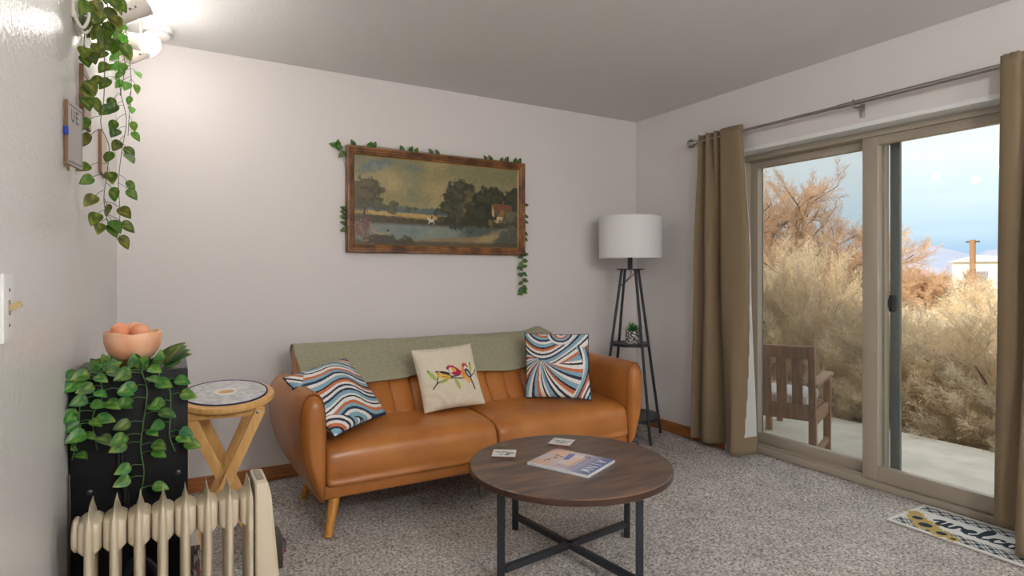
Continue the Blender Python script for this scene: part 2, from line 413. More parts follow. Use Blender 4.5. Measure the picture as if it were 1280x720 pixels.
# --------------------------------------------------------------- curtains
XRod = 3.215
rod = thing('curtain_rod', (XRod, 1.87, 2.13), 'long brushed metal curtain rod with a ball end above the glass patio door', 'curtain rod')
MB().tube([(XRod, 2.99, 2.13), (XRod, 1.95, 2.13)], .0095, 12).tube([(XRod, 1.96, 2.13), (XRod, .70, 2.13)], .0125, 12).build('rod', M['steel'], rod)
MB().lathe([(.009, -.0), (.014, .004), (.014, .012), (.010, .016), (.0135, .022), (.026, .034), (.031, .05), (.027, .066), (.014, .078), (.001, .081)], (XRod, 2.985, 2.13), 20, (0, 1, 0)).build('finial', M['steel'], rod)
b = MB().box((XR - .003, 1.87, 2.098), (.006, .028, .075), .002).box((XR - .042, 1.87, 2.106), (.084, .012, .012), .002).tube([(XRod, 1.86 + .014, 2.13 - .018), (XRod - .018, 1.874, 2.13), (XRod, 1.874, 2.13 + .018), (XRod + .014, 1.874, 2.134)], .004, 8)
for dz in (-.02, .012): b.lathe([(.004, 0), (.004, .002)], (XR - .007, 1.87, 2.094 + dz), 8, (-1, 0, 0))
b.build('bracket', M['steel'], rod)
MB().box((XR - .003, 2.93, 2.10), (.006, .028, .075), .002).box((XR - .042, 2.93, 2.112), (.084, .012, .012), .002).build('bracket', M['steel'], rod)
def curtain(name, key, zt, zb, label, nfold_phase=0, lining=None):
    """key: list of (t 0..1 down, path points [(x,y)...])"""
    n = 110; nz = 60
    e = thing(name, (XRod, key[0][1][0][1], .04), label, 'curtain', 'pair of brown curtains')
    paths = [(t, np.array(spline(p, n))) for t, p in key]
    P = []
    for i in range(nz):
        t = i / (nz - 1)
        for k in range(len(paths) - 1):
            if paths[k][0] <= t <= paths[k + 1][0] + 1e-9: break
        a = (t - paths[k][0]) / (paths[k + 1][0] - paths[k][0]); a = a * a * (3 - 2 * a)
        q = paths[k][1] * (1 - a) + paths[k + 1][1] * a
        P.append([(q[j][0], q[j][1], zt + (zb(j / (n - 1)) if callable(zb) else zb) * t - zt * t + (.002 * math.sin(j * .9 + nfold_phase) if t < .03 else 0)) for j in range(n)])
    o = MB().grid(P).build('panel', M['curtain'], e, ang=180, mods=(('SOLIDIFY', dict(thickness=.003, offset=0)),))
    return e, P
def zz(ya, yb, n, amp, x0=XRod, ph=0):
    out = []
    for i in range(2 * n + 1):
        y = ya + (yb - ya) * i / (2 * n); out.append((x0 + (amp if (i + ph) % 2 else -amp), y))
    return out
# left curtain: runs from the rod end towards the door, the leading edge turned back
topL = [(XRod - .016, 2.955), (XRod + .022, 2.92), (XRod - .02, 2.88), (XRod + .02, 2.845), (XRod - .022, 2.81), (XRod + .018, 2.79), (XRod - .022, 2.755), (XRod - .024, 2.70), (XRod - .022, 2.64), (XRod - .010, 2.605), (XRod + .012, 2.600)]
midL = [(XRod - .03, 2.985), (XRod + .035, 2.94), (XRod - .03, 2.885), (XRod - .03, 2.845), (XRod + .05, 2.80), (XRod + .055, 2.77), (XRod - .03, 2.745), (XRod - .038, 2.68), (XRod - .03, 2.62), (XRod - .012, 2.565), (XRod + .022, 2.548)]
botL = [(XRod - .035, 3.005), (XRod + .035, 2.96), (XRod - .035, 2.905), (XRod - .035, 2.85), (XRod + .055, 2.80), (XRod + .062, 2.76), (XRod - .01, 2.715), (XRod - .07, 2.64), (XRod - .085, 2.605), (XRod - .03, 2.56), (XRod + .06, 2.535)]
eL, PL = curtain('curtain', [(0, topL), (.45, midL), (1, botL)], 2.172, lambda u: .045 - .015 * math.exp(-((u - .78) / .12) ** 2), 'brown curtain gathered at the left side of the patio door')
# pale lining along the turned edge
L = []
for i, row in enumerate(PL):
    t = i / (len(PL) - 1); r2 = []
    for k in range(10):
        j = 109 - k * (.15 + 1.15 * t ** 2); p = row[max(0, int(round(j)))]
        r2.append((p[0] - .0035, p[1] - .004, p[2] + .004))
    if t < .955: L.append(r2)
MB().grid(L).build('lining', M['lining'], eL, ang=180)
topR = [(XRod + .012, 1.215), (XRod - .016, 1.205), (XRod - .024, 1.17), (XRod - .02, 1.14), (XRod + .02, 1.12), (XRod - .022, 1.09), (XRod + .02, 1.06), (XRod - .022, 1.02), (XRod + .02, .98), (XRod - .02, .94), (XRod + .02, .90), (XRod - .02, .86)]
botR = [(XRod + .05, 1.255), (XRod + .015, 1.24), (XRod - .01, 1.21), (XRod + .0, 1.17), (XRod - .015, 1.135), (XRod - .12, 1.115), (XRod - .125, 1.07), (XRod - .03, 1.04), (XRod + .03, 1.0), (XRod - .04, .95), (XRod + .03, .90), (XRod - .03, .85)]
midR = [tuple((np.array(a) * .55 + np.array(b) * .45)) for a, b in zip(topR, botR)]
eR, PR = curtain('curtain', [(0, topR), (.5, midR), (1, botR)], 2.172, lambda u: .075 - .06 * (u > .3), 'brown curtain hanging at the right edge of the patio door over the welcome mat', 1)

# ------------------------------------------------------------------- sofa
sofa = thing('sofa', (1.505, 3.1, 0), 'tan leather futon sofa with channel back and splayed wooden legs', 'sofa')
SC = 1.505
def loft_y(prof, ys, scs, mirror=False, squash=None):
    c = np.mean(np.array(prof), 0); rings = []
    for y, s_ in zip(ys, scs):
        ws = .66 + .34 * min(1, max(0, (y - 2.75) / .42)) ** .8
        r = [(.612 - (.612 - (c[0] + (p[0] - c[0]) * s_)) * ws, y, c[1] + (p[1] - c[1]) * (s_ if not squash else 1 - (1 - s_) * squash)) for p in prof]
        if mirror: r = [(2 * SC - x, y, z) for x, y, z in r][::-1]
        rings.append(r)
    return rings
arm_k = [(.602, .168), (.612, .28), (.612, .42), (.608, .56), (.588, .635), (.545, .664), (.495, .655), (.462, .61), (.45, .53), (.462, .42), (.495, .31), (.545, .205), (.578, .165)]
arm_p = [tuple(p) for p in spline(arm_k, 64, True)]
for mir in (False, True):
    ys = [2.735, 2.737, 2.745, 2.758, 2.775, 2.80, 2.95, 3.2, 3.40, 3.425, 3.44]
    ss = [.40, .62, .78, .88, .95, 1.0, 1.0, 1.0, 1.0, .93, .7]
    a = MB().loft(loft_y(arm_p, ys, ss, mir, .75)).build('arm', M['leather'], sofa, ang=60)
    rg = loft_y(arm_p, [2.772], [.965], mir, .75)[0]; rg = [tuple(p) for p in rg] + [tuple(rg[0])]
    MB().tube(rg, .0042, 6, False).build('seam', M['leather_d'], a)
    # pinched stitches across the top of the front edge
    st = MB()
    for k in range(9):
        j = 22 + k; p0 = loft_y(arm_p, [2.764], [.93], mir, .75)[0][j if not mir else 63 - j]; p1 = loft_y(arm_p, [2.786], [.985], mir, .75)[0][j if not mir else 63 - j]
        st.tube([p0, p1], .0018, 5)
    st.build('stitching', M['leather_d'], a)
b = MB().box((SC, 3.06, .197), (1.81, .56, .064), .014, seg=3); b.build('seat_rail', M['leather'], sofa)
seat_k = [(2.772, .222), (2.757, .265), (2.757, .325), (2.772, .378), (2.815, .408), (2.90, .422), (3.05, .430), (3.18, .43), (3.26, .40), (3.27, .30), (3.26, .222), (3.0, .218)]
seat_p = spline(seat_k, 72, True)
for k, (x0, x1) in enumerate(((.615, 1.500), (1.510, 2.395))):
    c = np.mean(np.array(seat_p), 0); rings = []
    N = 22
    for i in range(N + 1):
        t = i / N; e = min(t, 1 - t) * (x1 - x0)
        tt = 1 - (1 - e / .03) ** 2 if e < .03 else 1
        s_ = .86 + .14 * math.sqrt(max(tt, 0)); cr = .010 * (1 - (2 * t - 1) ** 4)
        xx = x0 + (x1 - x0) * (0.5 - 0.5 * math.cos(math.pi * t))
        t2 = (xx - x0) / (x1 - x0); e = min(t2, 1 - t2) * (x1 - x0); tt = 1 - (1 - e / .035) ** 2 if e < .035 else 1
        s_ = .88 + .12 * math.sqrt(max(tt, 0)); cr = .010 * (1 - (2 * t2 - 1) ** 4)
        rings.append([(xx, c[0] + (p[0] - c[0]) * (1 - (1 - s_) * .5), c[1] + (p[1] - c[1]) * s_ + (cr if p[1] > .33 else 0)) for p in seat_p])
    so = MB().loft(rings).build('seat_cushion', M['leather'], sofa, ang=60)
    MB().tube([(x0 + .01, 2.768, .228), (x1 - .01, 2.768, .228)], .004, 6).build('piping', M['leather_d'], so)
# back with vertical channels
BX0, BX1 = .586, 2.29
def back_front(x, t):
    """front surface of the back; t 0 bottom .. 1 top"""
    nch = 14; ph = (x - BX0) / (BX1 - BX0) * nch; bul = abs(math.sin(math.pi * ph)) ** .55
    k = 1 if t < .93 else 1 - (t - .93) / .07
    y = 3.135 + .285 * t; z = .40 + .375 * t; off = .022 * bul * k * min(1, t * 6 + .3)
    return (x, y - off * .8, z + off * .6)
P = []
nx = 14 * 16 + 1
for i in range(15):
    t = i / 14; P.append([back_front(BX0 + (BX1 - BX0) * j / (nx - 1), t) for j in range(nx)])
for dy, dz in ((.02, .020), (.05, .028), (.085, .018), (.10, -.01), (.0, -.30), (-.18, -.38)):
    P.append([(BX0 + (BX1 - BX0) * j / (nx - 1), 3.42 + dy, .775 + dz) for j in range(nx)])
bk = MB().grid(P)
# end caps
for j in (0, nx - 1):
    idx = [i * nx + j for i in range(len(P))]; bk.f.append(tuple(idx if j else idx[::-1]))
bk.build('backrest', M['leather'], sofa, ang=55)
for sx in (-1, 1):
    x = SC + sx * .84
    MB().tube([(x, 2.83, .17), (x + sx * .045, 2.762, .0)], [.028, .017], 16).build('leg', M['legwood'], sofa)
    MB().tube([(x, 3.28, .17), (x + sx * .045, 3.33, .0)], [.028, .017], 16).build('leg', M['legwood'], sofa)
MB().tube([(1.455, 2.865, .17), (1.455, 2.865, 0)], .017, 16).build('centre_leg', M['steel'], sofa)
MB().tube([(1.475, 3.25, .17), (1.475, 3.25, 0)], .017, 16).build('centre_leg', M['steel'], sofa)

# throw blanket draped over the back
rs = np.random.RandomState(4)
P = []; nu, nv = 120, 40
wob = fbm(nv, nu, 4, 12, 3)
for i in range(nv):
    row = []
    for j in range(nu):
        u = j / (nu - 1); x = .586 + u * (2.235 - .586)
        drop = .145 + .05 * math.sin(u * 7.5 + .6) + .035 * (u > .9) * (u - .9) * 10 + (.055 if .12 < u < .5 else 0) * math.sin((u - .12) / .38 * math.pi)
        drop = .165 + .03 * math.sin(u * 9 + 1.2) + .045 * math.exp(-((u - .34) / .16) ** 2)
        s_ = i / (nv - 1)
        if s_ < .5:   # front part, from bottom up to the top edge
            k = s_ / .5; t = 1 - (drop / .375) * (1 - k); t = min(t, .97)
            y = 3.135 + .285 * t - .034 ; z = .40 + .375 * t + .018
        elif s_ < .75:
            a = (s_ - .5) / .25 * math.pi; y = 3.443 - .062 * math.cos(a); z = .784 + .028 * math.sin(a)
        else:
            k = (s_ - .75) / .25; y = 3.523 + .008 * k; z = .782 - .22 * k
        dd = (wob[i, j] - .5) * .012; bump_ = .035 * math.exp(-((u - .955) / .035) ** 2) * math.exp(-((s_ - .56) / .14) ** 2)
        row.append((x + .008 * math.sin(z * 30 + u * 4), y - abs(dd), z + dd * .6 + bump_))
    P.append(row)
thr = MB().grid(P).build('throw_blanket', M['throw'], ang=180, mods=(('SOLIDIFY', dict(thickness=.008, offset=0)),))
tag(thr, 'sage green throw blanket draped along the top of the sofa back', 'blanket')

# cushions
def stripes(seed, kind):
    n = 150; im = Img(n, n, (232, 228, 220)); X = im.X; Y = im.Y
    navy, sky, org, wht, dk = (52, 64, 88), (140, 176, 192), (204, 120, 86), (236, 232, 224), (48, 50, 58)
    pal = [wht, navy, sky, wht, dk, wht, org, sky, navy, wht, sky, dk, org, wht, navy]
    wid = [.8, .7, 1.1, .6, .5, 1, .9, .9, .8, .9, 1.2, .5, .9, .8, .7]
    edges = np.cumsum(wid); T = edges[-1]
    def paint(f, mask):
        g = np.mod(f * T, T); idx = np.searchsorted(edges, g); idx = np.clip(idx, 0, len(pal) - 1)
        im.a = np.where(mask[..., None], np.array(pal)[idx], im.a)
    if kind == 0:
        w = .10 * np.sin(X * 4.2 + .3) + .06 * np.sin(X * 9 + 1.7 + Y * 3)
        A = Y * 1.75 + 1.4 * w * (1.1 - .3 * Y) - .18 * X + .05
        paint(A, np.ones_like(X, bool))
        m2 = Y > .72 + .55 * X
        paint(1.4 * np.hypot((X + .2) * .9, (Y - 1.25)) * 1.4, m2)
        m3 = (X - .0) + (Y) < .28
        paint((X - Y * .6) * 1.6 + .3, m3)
    else:
        m = np.ones_like(X, bool)
        c1 = np.hypot(X - .25, (Y - .2) * 1.0); ang = np.arctan2(Y - .42, X - .28)
        paint(ang / 1.35 + .35 * np.hypot(X - .28, Y - .42), m)
        mB = Y < .46 + .22 * np.sin(X * 3.4 - .6) - .32 * X
        paint(1.75 * (np.hypot((X - .34), (Y + .22) * 1.05)) - .10 * np.sin(X * 6), mB)
        mC = (X > .72 + .2 * np.sin((Y - .1) * 3.6)) & (Y > .22)
        paint((X - .16 * np.sin(Y * 3.5)) * 2.1, mC)
        mD = np.hypot(X - .58, Y + .02) < .22
        paint(np.hypot(X - .58, Y + .02) * 2.2 + .2, mD)
    im.a = im.a * (.97 + .05 * fbm(n, n, 30, seed, 2)[..., None])
    return im
def birds():
    n = 190; im = Img(n, n, (220, 209, 186))
    im.a *= (.96 + .07 * vnoise(n, n, 90, 90, 3)[..., None])
    gr, br = (168, 184, 96), (62, 44, 44)
    def leafp(x, y, l, w, a, c=gr): im.ell(x, y, l, w, c, a, .35, .85); im.line([(x - l * math.cos(a), y - l * math.sin(a)), (x + l * math.cos(a), y + l * math.sin(a))], .003, (110, 122, 60), al=.6)
    im.line([tuple(p) for p in spline([(.16, .68), (.24, .60), (.36, .565), (.50, .55), (.62, .575), (.76, .56), (.86, .53), (.95, .44)], 30)], [.008] * 30, br)
    im.line([(.22, .62), (.27, .50)], .007, br)
    leafp(.185, .47, .10, .035, 1.0); leafp(.335, .585, .07, .025, -.2); leafp(.55, .65, .09, .028, 1.25); leafp(.845, .40, .075, .026, -1.45); leafp(.93, .55, .07, .022, 1.0, (196, 200, 130))
    im.line([(.13, .38), (.15, .40)], .006, br); im.line([(.845, .33), (.845, .36)], .006, br)
    # left yellow finch
    im.ell(.36, .50, .115, .05, (222, 186, 84), .35); im.ell(.29, .445, .042, .036, (224, 196, 110)); im.ell(.285, .455, .016, .014, (206, 60, 70)); im.ell(.385, .455, .085, .022, (60, 56, 60), .35)
    im.ell(.27, .42, .03, .014, (70, 70, 84)); im.line([(.38, .47), (.50, .53)], .007, (90, 78, 60)); im.line([(.33, .50), (.43, .54)], .005, (150, 80, 60))
    # middle red bird
    im.ell(.545, .46, .105, .052, (186, 44, 78), .45); im.ell(.475, .385, .05, .042, (190, 66, 88)); im.ell(.49, .425, .035, .045, (222, 214, 196)); im.ell(.535, .425, .042, .026, (222, 168, 72), .7)
    im.line([(.45, .375), (.425, .39)], .008, (90, 60, 60)); im.line([(.52, .36), (.64, .47)], .012, (176, 40, 70)); im.line([(.47, .53), (.60, .52)], .012, (92, 84, 96))
    # right orange bird
    im.ell(.715, .475, .065, .12, (222, 150, 72), .25); im.ell(.735, .375, .05, .042, (190, 84, 54)); im.ell(.745, .43, .03, .05, (226, 220, 204)); im.ell(.775, .50, .045, .085, (70, 84, 104), -.5)
    im.ell(.775, .51, .018, .05, (170, 190, 170), -.5); im.line([(.80, .56), (.84, .76)], .012, (60, 66, 82)); im.ell(.745, .60, .035, .07, (226, 170, 84), -.5); im.line([(.78, .385), (.795, .40)], .006, (70, 60, 60))
    return im
cush_m = attr_mat('printed_cotton', .9, (420, .2, .0008), .1)
def cushion(name, BL, BR, TR, TL, img, th_, label, group, piping=None, wrinkle=0):
    BL, BR, TR, TL = map(Vector, (BL, BR, TR, TL)); n = img.h
    nrm = ((BR - BL).cross(TL - BL)).normalized()
    e = thing(name, (BL + BR) / 2, label, 'cushion', group)
    W = fbm(n, n, 5, 31, 3) - .5
    def pos(u, v, side):
        U, V_ = 2 * u - 1, 2 * v - 1
        pin = 1 - .045 * (1 - V_ * V_) * abs(U) ** 3; pin2 = 1 - .045 * (1 - U * U) * abs(V_) ** 3
        uu = .5 + .5 * U * pin; vv = .5 + .5 * V_ * pin2
        p = TL * (1 - uu) * (1 - vv) + TR * uu * (1 - vv) + BL * (1 - uu) * vv + BR * uu * vv
        h = (max(0, (1 - U * U)) * max(0, 1 - V_ * V_)) ** .42
        w = W[min(n - 1, int(v * (n - 1))), min(n - 1, int(u * (n - 1)))] * .014
        if wrinkle and side > 0:
            d = math.hypot(u - .02, v - 1.05); w += wrinkle * math.sin(d * 42) * math.exp(-((d - .33) / .16) ** 2)
        return p + nrm * side * (th_ * h + w * h)
    b, c = img_panel(img, lambda u, v: pos(u, v, 1)); nv = len(b.v)
    b2, c2 = img_panel(img, lambda u, v: pos(1 - u, v, -1))
    b.add(b2.v, b2.f)
    b.build('cover', cush_m, e, ang=180, cols=np.vstack([c.reshape(-1, 3), c2.reshape(-1, 3)]))
    if piping:
        pts = [pos(t, 0, 1) for t in np.linspace(0, 1, 24)] + [pos(1, t, 1) for t in np.linspace(0, 1, 24)][1:] + [pos(1 - t, 1, 1) for t in np.linspace(0, 1, 24)][1:] + [pos(0, 1 - t, 1) for t in np.linspace(0, 1, 24)][1:]
        MB().tube(pts, .0035, 6, False).build('piping', piping, e)
    return e
navy = mat('navy_piping', rgb(40, 44, 58), .8)
cushion('cushion', (.650, 2.765, .455), (.985, 3.055, .462), (.84, 3.315, .735), (.465, 3.02, .702), stripes(1, 0), .065, 'striped cushion with wavy bands lying slanted on the left sofa arm', 'striped cushions on the sofa', navy)
cushion('cushion', (1.19, 3.02, .45), (1.56, 3.03, .46), (1.53, 3.16, .79), (1.16, 3.15, .775), birds(), .06, 'cream cushion printed with three birds on a branch', None, mat('cream_edge', rgb(200, 188, 162), .9), .006)
cushion('cushion', (1.87, 3.09, .45), (2.16, 2.815, .455), (2.235, 2.945, .83), (1.93, 3.20, .83), stripes(2, 1), .06, 'striped cushion with swirling bands upright against the right sofa arm', 'striped cushions on the sofa', navy)

# ------------------------------------------------------------ coffee table
TC = Vector((1.456, 2.0465, 0)); TZ = .412
ct = thing('coffee_table', TC, 'round dark wood coffee table on a black square-tube frame', 'table')
mw, nt, bs = new_mat('dark_walnut_top')
tc = nt.nodes.new('ShaderNodeTexCoord'); mp = nt.nodes.new('ShaderNodeMapping'); mp.inputs['Rotation'].default_value = (0, 0, R(25)); mp.inputs['Scale'].default_value = (1.6, 9, 1)
n1 = nt.nodes.new('ShaderNodeTexNoise'); n1.inputs['Scale'].default_value = 2.2; n1.inputs['Detail'].default_value = 8; n1.inputs['Roughness'].default_value = .62
cr = nt.nodes.new('ShaderNodeValToRGB'); e = cr.color_ramp.elements; e[0].position = .32; e[0].color = rgb(66, 59, 57); e[1].position = .68; e[1].color = rgb(138, 102, 74)
k = e.new(.48); k.color = rgb(98, 78, 66)
nt.links.new(tc.outputs['Object'], mp.inputs['Vector']); nt.links.new(mp.outputs['Vector'], n1.inputs['Vector']); nt.links.new(n1.outputs['Fac'], cr.inputs['Fac']); nt.links.new(cr.outputs['Color'], bs.inputs['Base Color'])
bs.inputs['Roughness'].default_value = .30; bs.inputs['Specular IOR Level'].default_value = .5
RT = .420
MB().lathe([(.001, -.028), (RT - .004, -.028), (RT, -.024), (RT, -.004), (RT - .004, 0), (.001, 0)], (TC.x, TC.y, TZ), 128).build('tabletop', mw, ct)
MB().lathe([(RT + .0005, -.025), (RT + .002, -.024), (RT + .002, -.004), (RT + .0005, -.003)], (TC.x, TC.y, TZ), 128, cap=False).build('edge_band', mat('table_edge', rgb(70, 46, 36), .3), ct)
legs = [Vector((CC * r_ + CS * f_, -CS * r_ + CC * f_, 0)) for r_, f_ in ((-.042, 2.287), (.016, 2.80), (.526, 2.717), (.472, 2.197))]
lc = sum(legs, Vector()) / 4
rz = Matrix.Rotation(math.atan2(legs[2].y - legs[1].y, legs[2].x - legs[1].x), 3, 'Z')
for l in legs: MB().box((l.x, l.y, (TZ - .028) / 2), (.028, .028, TZ - .028), .002, rz).build('leg', M['black'], ct)
for i in (0, 1):
    a, c2_ = legs[i], legs[i + 2]; d = (c2_ - a).normalized()
    z = .062 - i * .0
    MB().bar(a + d * .014 + Vector((0, 0, z)), c2_ - d * .014 + Vector((0, 0, z)), .026, .024, .002).build('stretcher', M['black'], ct)
    MB().bar(a + d * .014 + Vector((0, 0, TZ - .044)), c2_ - d * .014 + Vector((0, 0, TZ - .044)), .026, .024, .002).build('top_bar', M['black'], ct)
# ---- coasters
def coaster(c, ang, sx, sy, lines, label):
    e = thing('coaster', (c[0], c[1], TZ), label, 'coaster', 'white slate coasters with black script')
    rot = Matrix.Rotation(ang, 3, 'Z')
    im = Img(96, 96, (228, 226, 222))
    for pts in lines: im.line([tuple(p) for p in spline(pts, 40)], .013, (40, 42, 46))
    def fn(u, v):
        p = rot @ Vector(((u - .5) * sx, (.5 - v) * sy, 0)); return (c[0] + p.x, c[1] + p.y, TZ + .0085)
    MB().box((c[0], c[1], TZ + .004), (sx, sy, .008), .001, rot).build('base', mat('coaster_edge', rgb(120, 84, 70), .6), e)
    b, cc = img_panel(im, fn); b.build('printed_face', attr_mat('coaster_face', .45), e, cols=cc)
def scrib(x0, x1, y, h, n, seed):
    r = random.Random(seed); p = []; 
    for i in range(n): p.append((x0 + (x1 - x0) * i / (n - 1) + r.uniform(-.03, .03), y + h * (.5 if i % 2 else -.5) * r.uniform(.5, 1.2)))
    return p
q = 1.0102
c1 = [(.30, .30), (.22, .42), (.34, .44), (.30, .56)]
coaster((1.249 * q, 2.243 * q), R(-34), .102, .102, [scrib(.12, .62, .36, .16, 12, 1), scrib(.60, .92, .50, .26, 8, 2), scrib(.30, .72, .66, .16, 10, 3), [(.56, .82), (.60, .60), (.66, .84), (.70, .56), (.74, .80)]], 'white coaster with black script, near the left edge of the round table')
coaster((1.563 * q, 2.262 * q), R(-52), .104, .104, [scrib(.10, .90, .38, .14, 18, 4), scrib(.25, .78, .62, .16, 12, 5), scrib(.42, .62, .78, .08, 5, 6)], 'white coaster with two lines of small script, behind the magazine')
# ---- magazine
A, B, C_, D = [Vector((x * q, y * q, TZ)) for x, y in ((1.474, 2.189), (1.594, 1.939), (1.389, 1.803), (1.269, 2.078))]
# square it up: up = A->B (head of the cover), right = B->C
ctr = (A + B + C_ + D) / 4; up = ((B - A) + (C_ - D)).normalized(); rt = Vector((up.y, -up.x, 0)); W2, H2, T2 = .118, .142, .011
mg = thing('magazine', ctr, 'magazine with a pastel sunset cover lying on the round coffee table', 'magazine')
rotm = Matrix((rt, up, Vector((0, 0, 1)))).transposed()
MB().box(ctr + Vector((0, 0, T2 / 2)), (2 * W2, 2 * H2, T2), .001, rotm).build('pages', mat('magazine_pages', rgb(222, 224, 228), .5), mg)
im = Img(170, 140, (206, 192, 196)); X, Y = im.X / (140 / 170), im.Y
g = np.clip((.42 - Y) / .3, 0, 1)[..., None]
im.a = im.a * (1 - g) + np.array((118, 128, 166)) * g
im.put(np.clip(1 - np.abs(Y - .78) / .16, 0, 1) * .8 * np.clip(1.2 - X, 0, 1), (238, 190, 150)); im.put(np.clip(1 - np.hypot(X - .2, Y - .9) / .3, 0, 1) * .7, (240, 186, 146)); im.put(np.clip(1 - np.hypot(X - .85, Y - .85) / .25, 0, 1) * .7, (236, 180, 140))
a_ = 140 / 170
im.poly([(.14 * a_, .38), (.72 * a_, .38), (.72 * a_, .64), (.14 * a_, .64)], (226, 206, 198)); im.poly([(.3 * a_, .40), (.76 * a_, .40), (.76 * a_, .48), (.3 * a_, .48)], (234, 196, 160))
im.poly([(.12 * a_, .60), (.48 * a_, .56), (.52 * a_, .64), (.14 * a_, .70)], (104, 124, 176))
for l in ([(.12, .34), (.86, .34)], [(.16, .40), (.80, .40)], [(.12, .34), (.14, .44)], [(.86, .34), (.88, .62)], [(.80, .40), (.80, .60)]): im.line([(x * a_, y) for x, y in l], .004, (70, 52, 56))
for k in range(14):
    r = random.Random(k); im.ell((.25 + .5 * r.random()) * a_, .70 + .14 * r.random(), .02, .012, (72, 54, 66), r.random() * 3)
for k in range(7):
    r = random.Random(50 + k); im.ell((.08 + .12 * r.random()) * a_, .33 + .1 * r.random(), .012, .01, (72, 54, 60))
letters(im, 'AINW', .14, .05, .14, (226, 226, 236), .011, .155)
b, cc = img_panel(im, lambda u, v: ctr + rt * (u * 2 - 1) * (W2 - .001) + up * (1 - 2 * v) * (H2 - .001) + Vector((0, 0, T2 + .0006)))
b.build('front_cover', attr_mat('magazine_cover', .25, coat=.3), mg, cols=cc)

# -------------------------------------------------------------- floor lamp
LC = Vector((2.95, 3.38, 0))
lp = thing('floor_lamp', LC, 'floor lamp with white drum shade and black shelf tower in the corner', 'lamp')
la = R(45)
def sq(z, half):  # corners at height z
    return [LC + Vector((half * math.sqrt(2) * math.cos(la + math.pi / 4 + k * math.pi / 2 + R(-9)), half * math.sqrt(2) * math.sin(la + math.pi / 4 + k * math.pi / 2 + R(-9)), z)) for k in range(4)]
def hw(z): return .188 + (.050 - .188) * z / 1.234
for a, b_ in zip(sq(0, hw(0)), sq(1.234, hw(1.234))): MB().tube([a, b_], .0105, 10).build('leg', M['black'], lp)
MB().lathe([(.001, -.004), (.098, -.004), (.098, .004), (.001, .004)], LC + Vector((0, 0, 1.236)), 40).build('top_plate', M['black'], lp)
mdk = mat('dark_shelf', rgb(60, 50, 46), .4, c2=rgb(44, 38, 36), scale=8, stretch=(1, 6, 1))
for z in (.69, .16):
    rr = hw(z) * 1.27
    s_ = MB().lathe([(.001, -.014), (rr - .004, -.014), (rr - .004, 0), (.001, 0)], LC + Vector((0, 0, z)), 48).build('shelf', mdk, lp)
    MB().lathe([(rr - .004, -.018), (rr, -.018), (rr, .003), (rr - .004, .003), (rr - .004, -.018)], LC + Vector((0, 0, z)), 48, cap=False).build('rim', M['black'], s_)
MB().tube([LC + Vector((0, 0, 1.236)), LC + Vector((0, 0, 1.33))], .017, 16).tube([LC + Vector((0, 0, 1.33)), LC + Vector((0, 0, 1.40))], .012, 12).build('socket', M['black'], lp)
sh = MB().lathe([(.228, 1.317), (.2295, 1.317), (.2295, 1.622), (.228, 1.622), (.226, 1.62), (.226, 1.319), (.228, 1.317)], LC, 64, cap=False).build('lamp_shade', M['shade'], lp)
sp = MB()
for k in range(3):
    a = k * 2.094; sp.tube([LC + Vector((0, 0, 1.36)), LC + Vector((.226 * math.cos(a), .226 * math.sin(a), 1.34))], .002, 6)
sp.build('spider', M['black'], lp)
lgt = sq(1.15, hw(1.15))
MB().tube(spline([LC + Vector((0, -.01, 1.23)), LC + Vector((-.01, -.015, 1.19)), lgt[1] + Vector((.012, -.012, -.02)), lgt[1] + Vector((.012, -.010, -.03)), LC + Vector((-.02, -.02, 1.17)), LC + Vector((.03, -.04, 1.222))], 40), .003, 6).build('cord', M['cable'], lp)
cd = spline([LC + Vector((-.05, -.02, 1.0)), LC + Vector((-.14, -.04, .5)), LC + Vector((-.17, -.06, .05)), LC + Vector((-.15, -.12, .008)), LC + Vector((-.08, -.16, .008)), LC + Vector((-.13, -.22, .008)), LC + Vector((-.20, -.15, .008)), LC + Vector((-.26, -.02, .008)), LC + Vector((-.30, .2, .008))], 60)
tag(MB().tube(cd[20:], .0035, 6).build('power_cord', M['cable']), 'thin black power cord looped on the carpet under the floor lamp', 'cord')
# ---- succulent in speckled pot
PC = Vector((2.945, 3.345, .691))
pt = thing('potted_succulent', PC, 'small green succulent in a speckled grey pot on the lamp shelf', 'plant')
mp_, nt, bs = new_mat('speckled_pot'); v = nt.nodes.new('ShaderNodeTexVoronoi'); v.inputs['Scale'].default_value = 75
tc = nt.nodes.new('ShaderNodeTexCoord'); cr = nt.nodes.new('ShaderNodeValToRGB'); cr.color_ramp.elements[0].position = .38; cr.color_ramp.elements[0].color = rgb(222, 220, 216); cr.color_ramp.elements[1].position = .5; cr.color_ramp.elements[1].color = rgb(84, 82, 82)
nt.links.new(tc.outputs['Object'], v.inputs['Vector']); nt.links.new(v.outputs['Distance'], cr.inputs['Fac']); nt.links.new(cr.outputs['Color'], bs.inputs['Base Color'])
MB().lathe([(.001, 0), (.048, 0), (.053, .006), (.057, .05), (.056, .092), (.052, .094), (.050, .088), (.001, .084)], PC, 32).build('pot', mp_, pt)
b = MB(); C = []
r = random.Random(5)
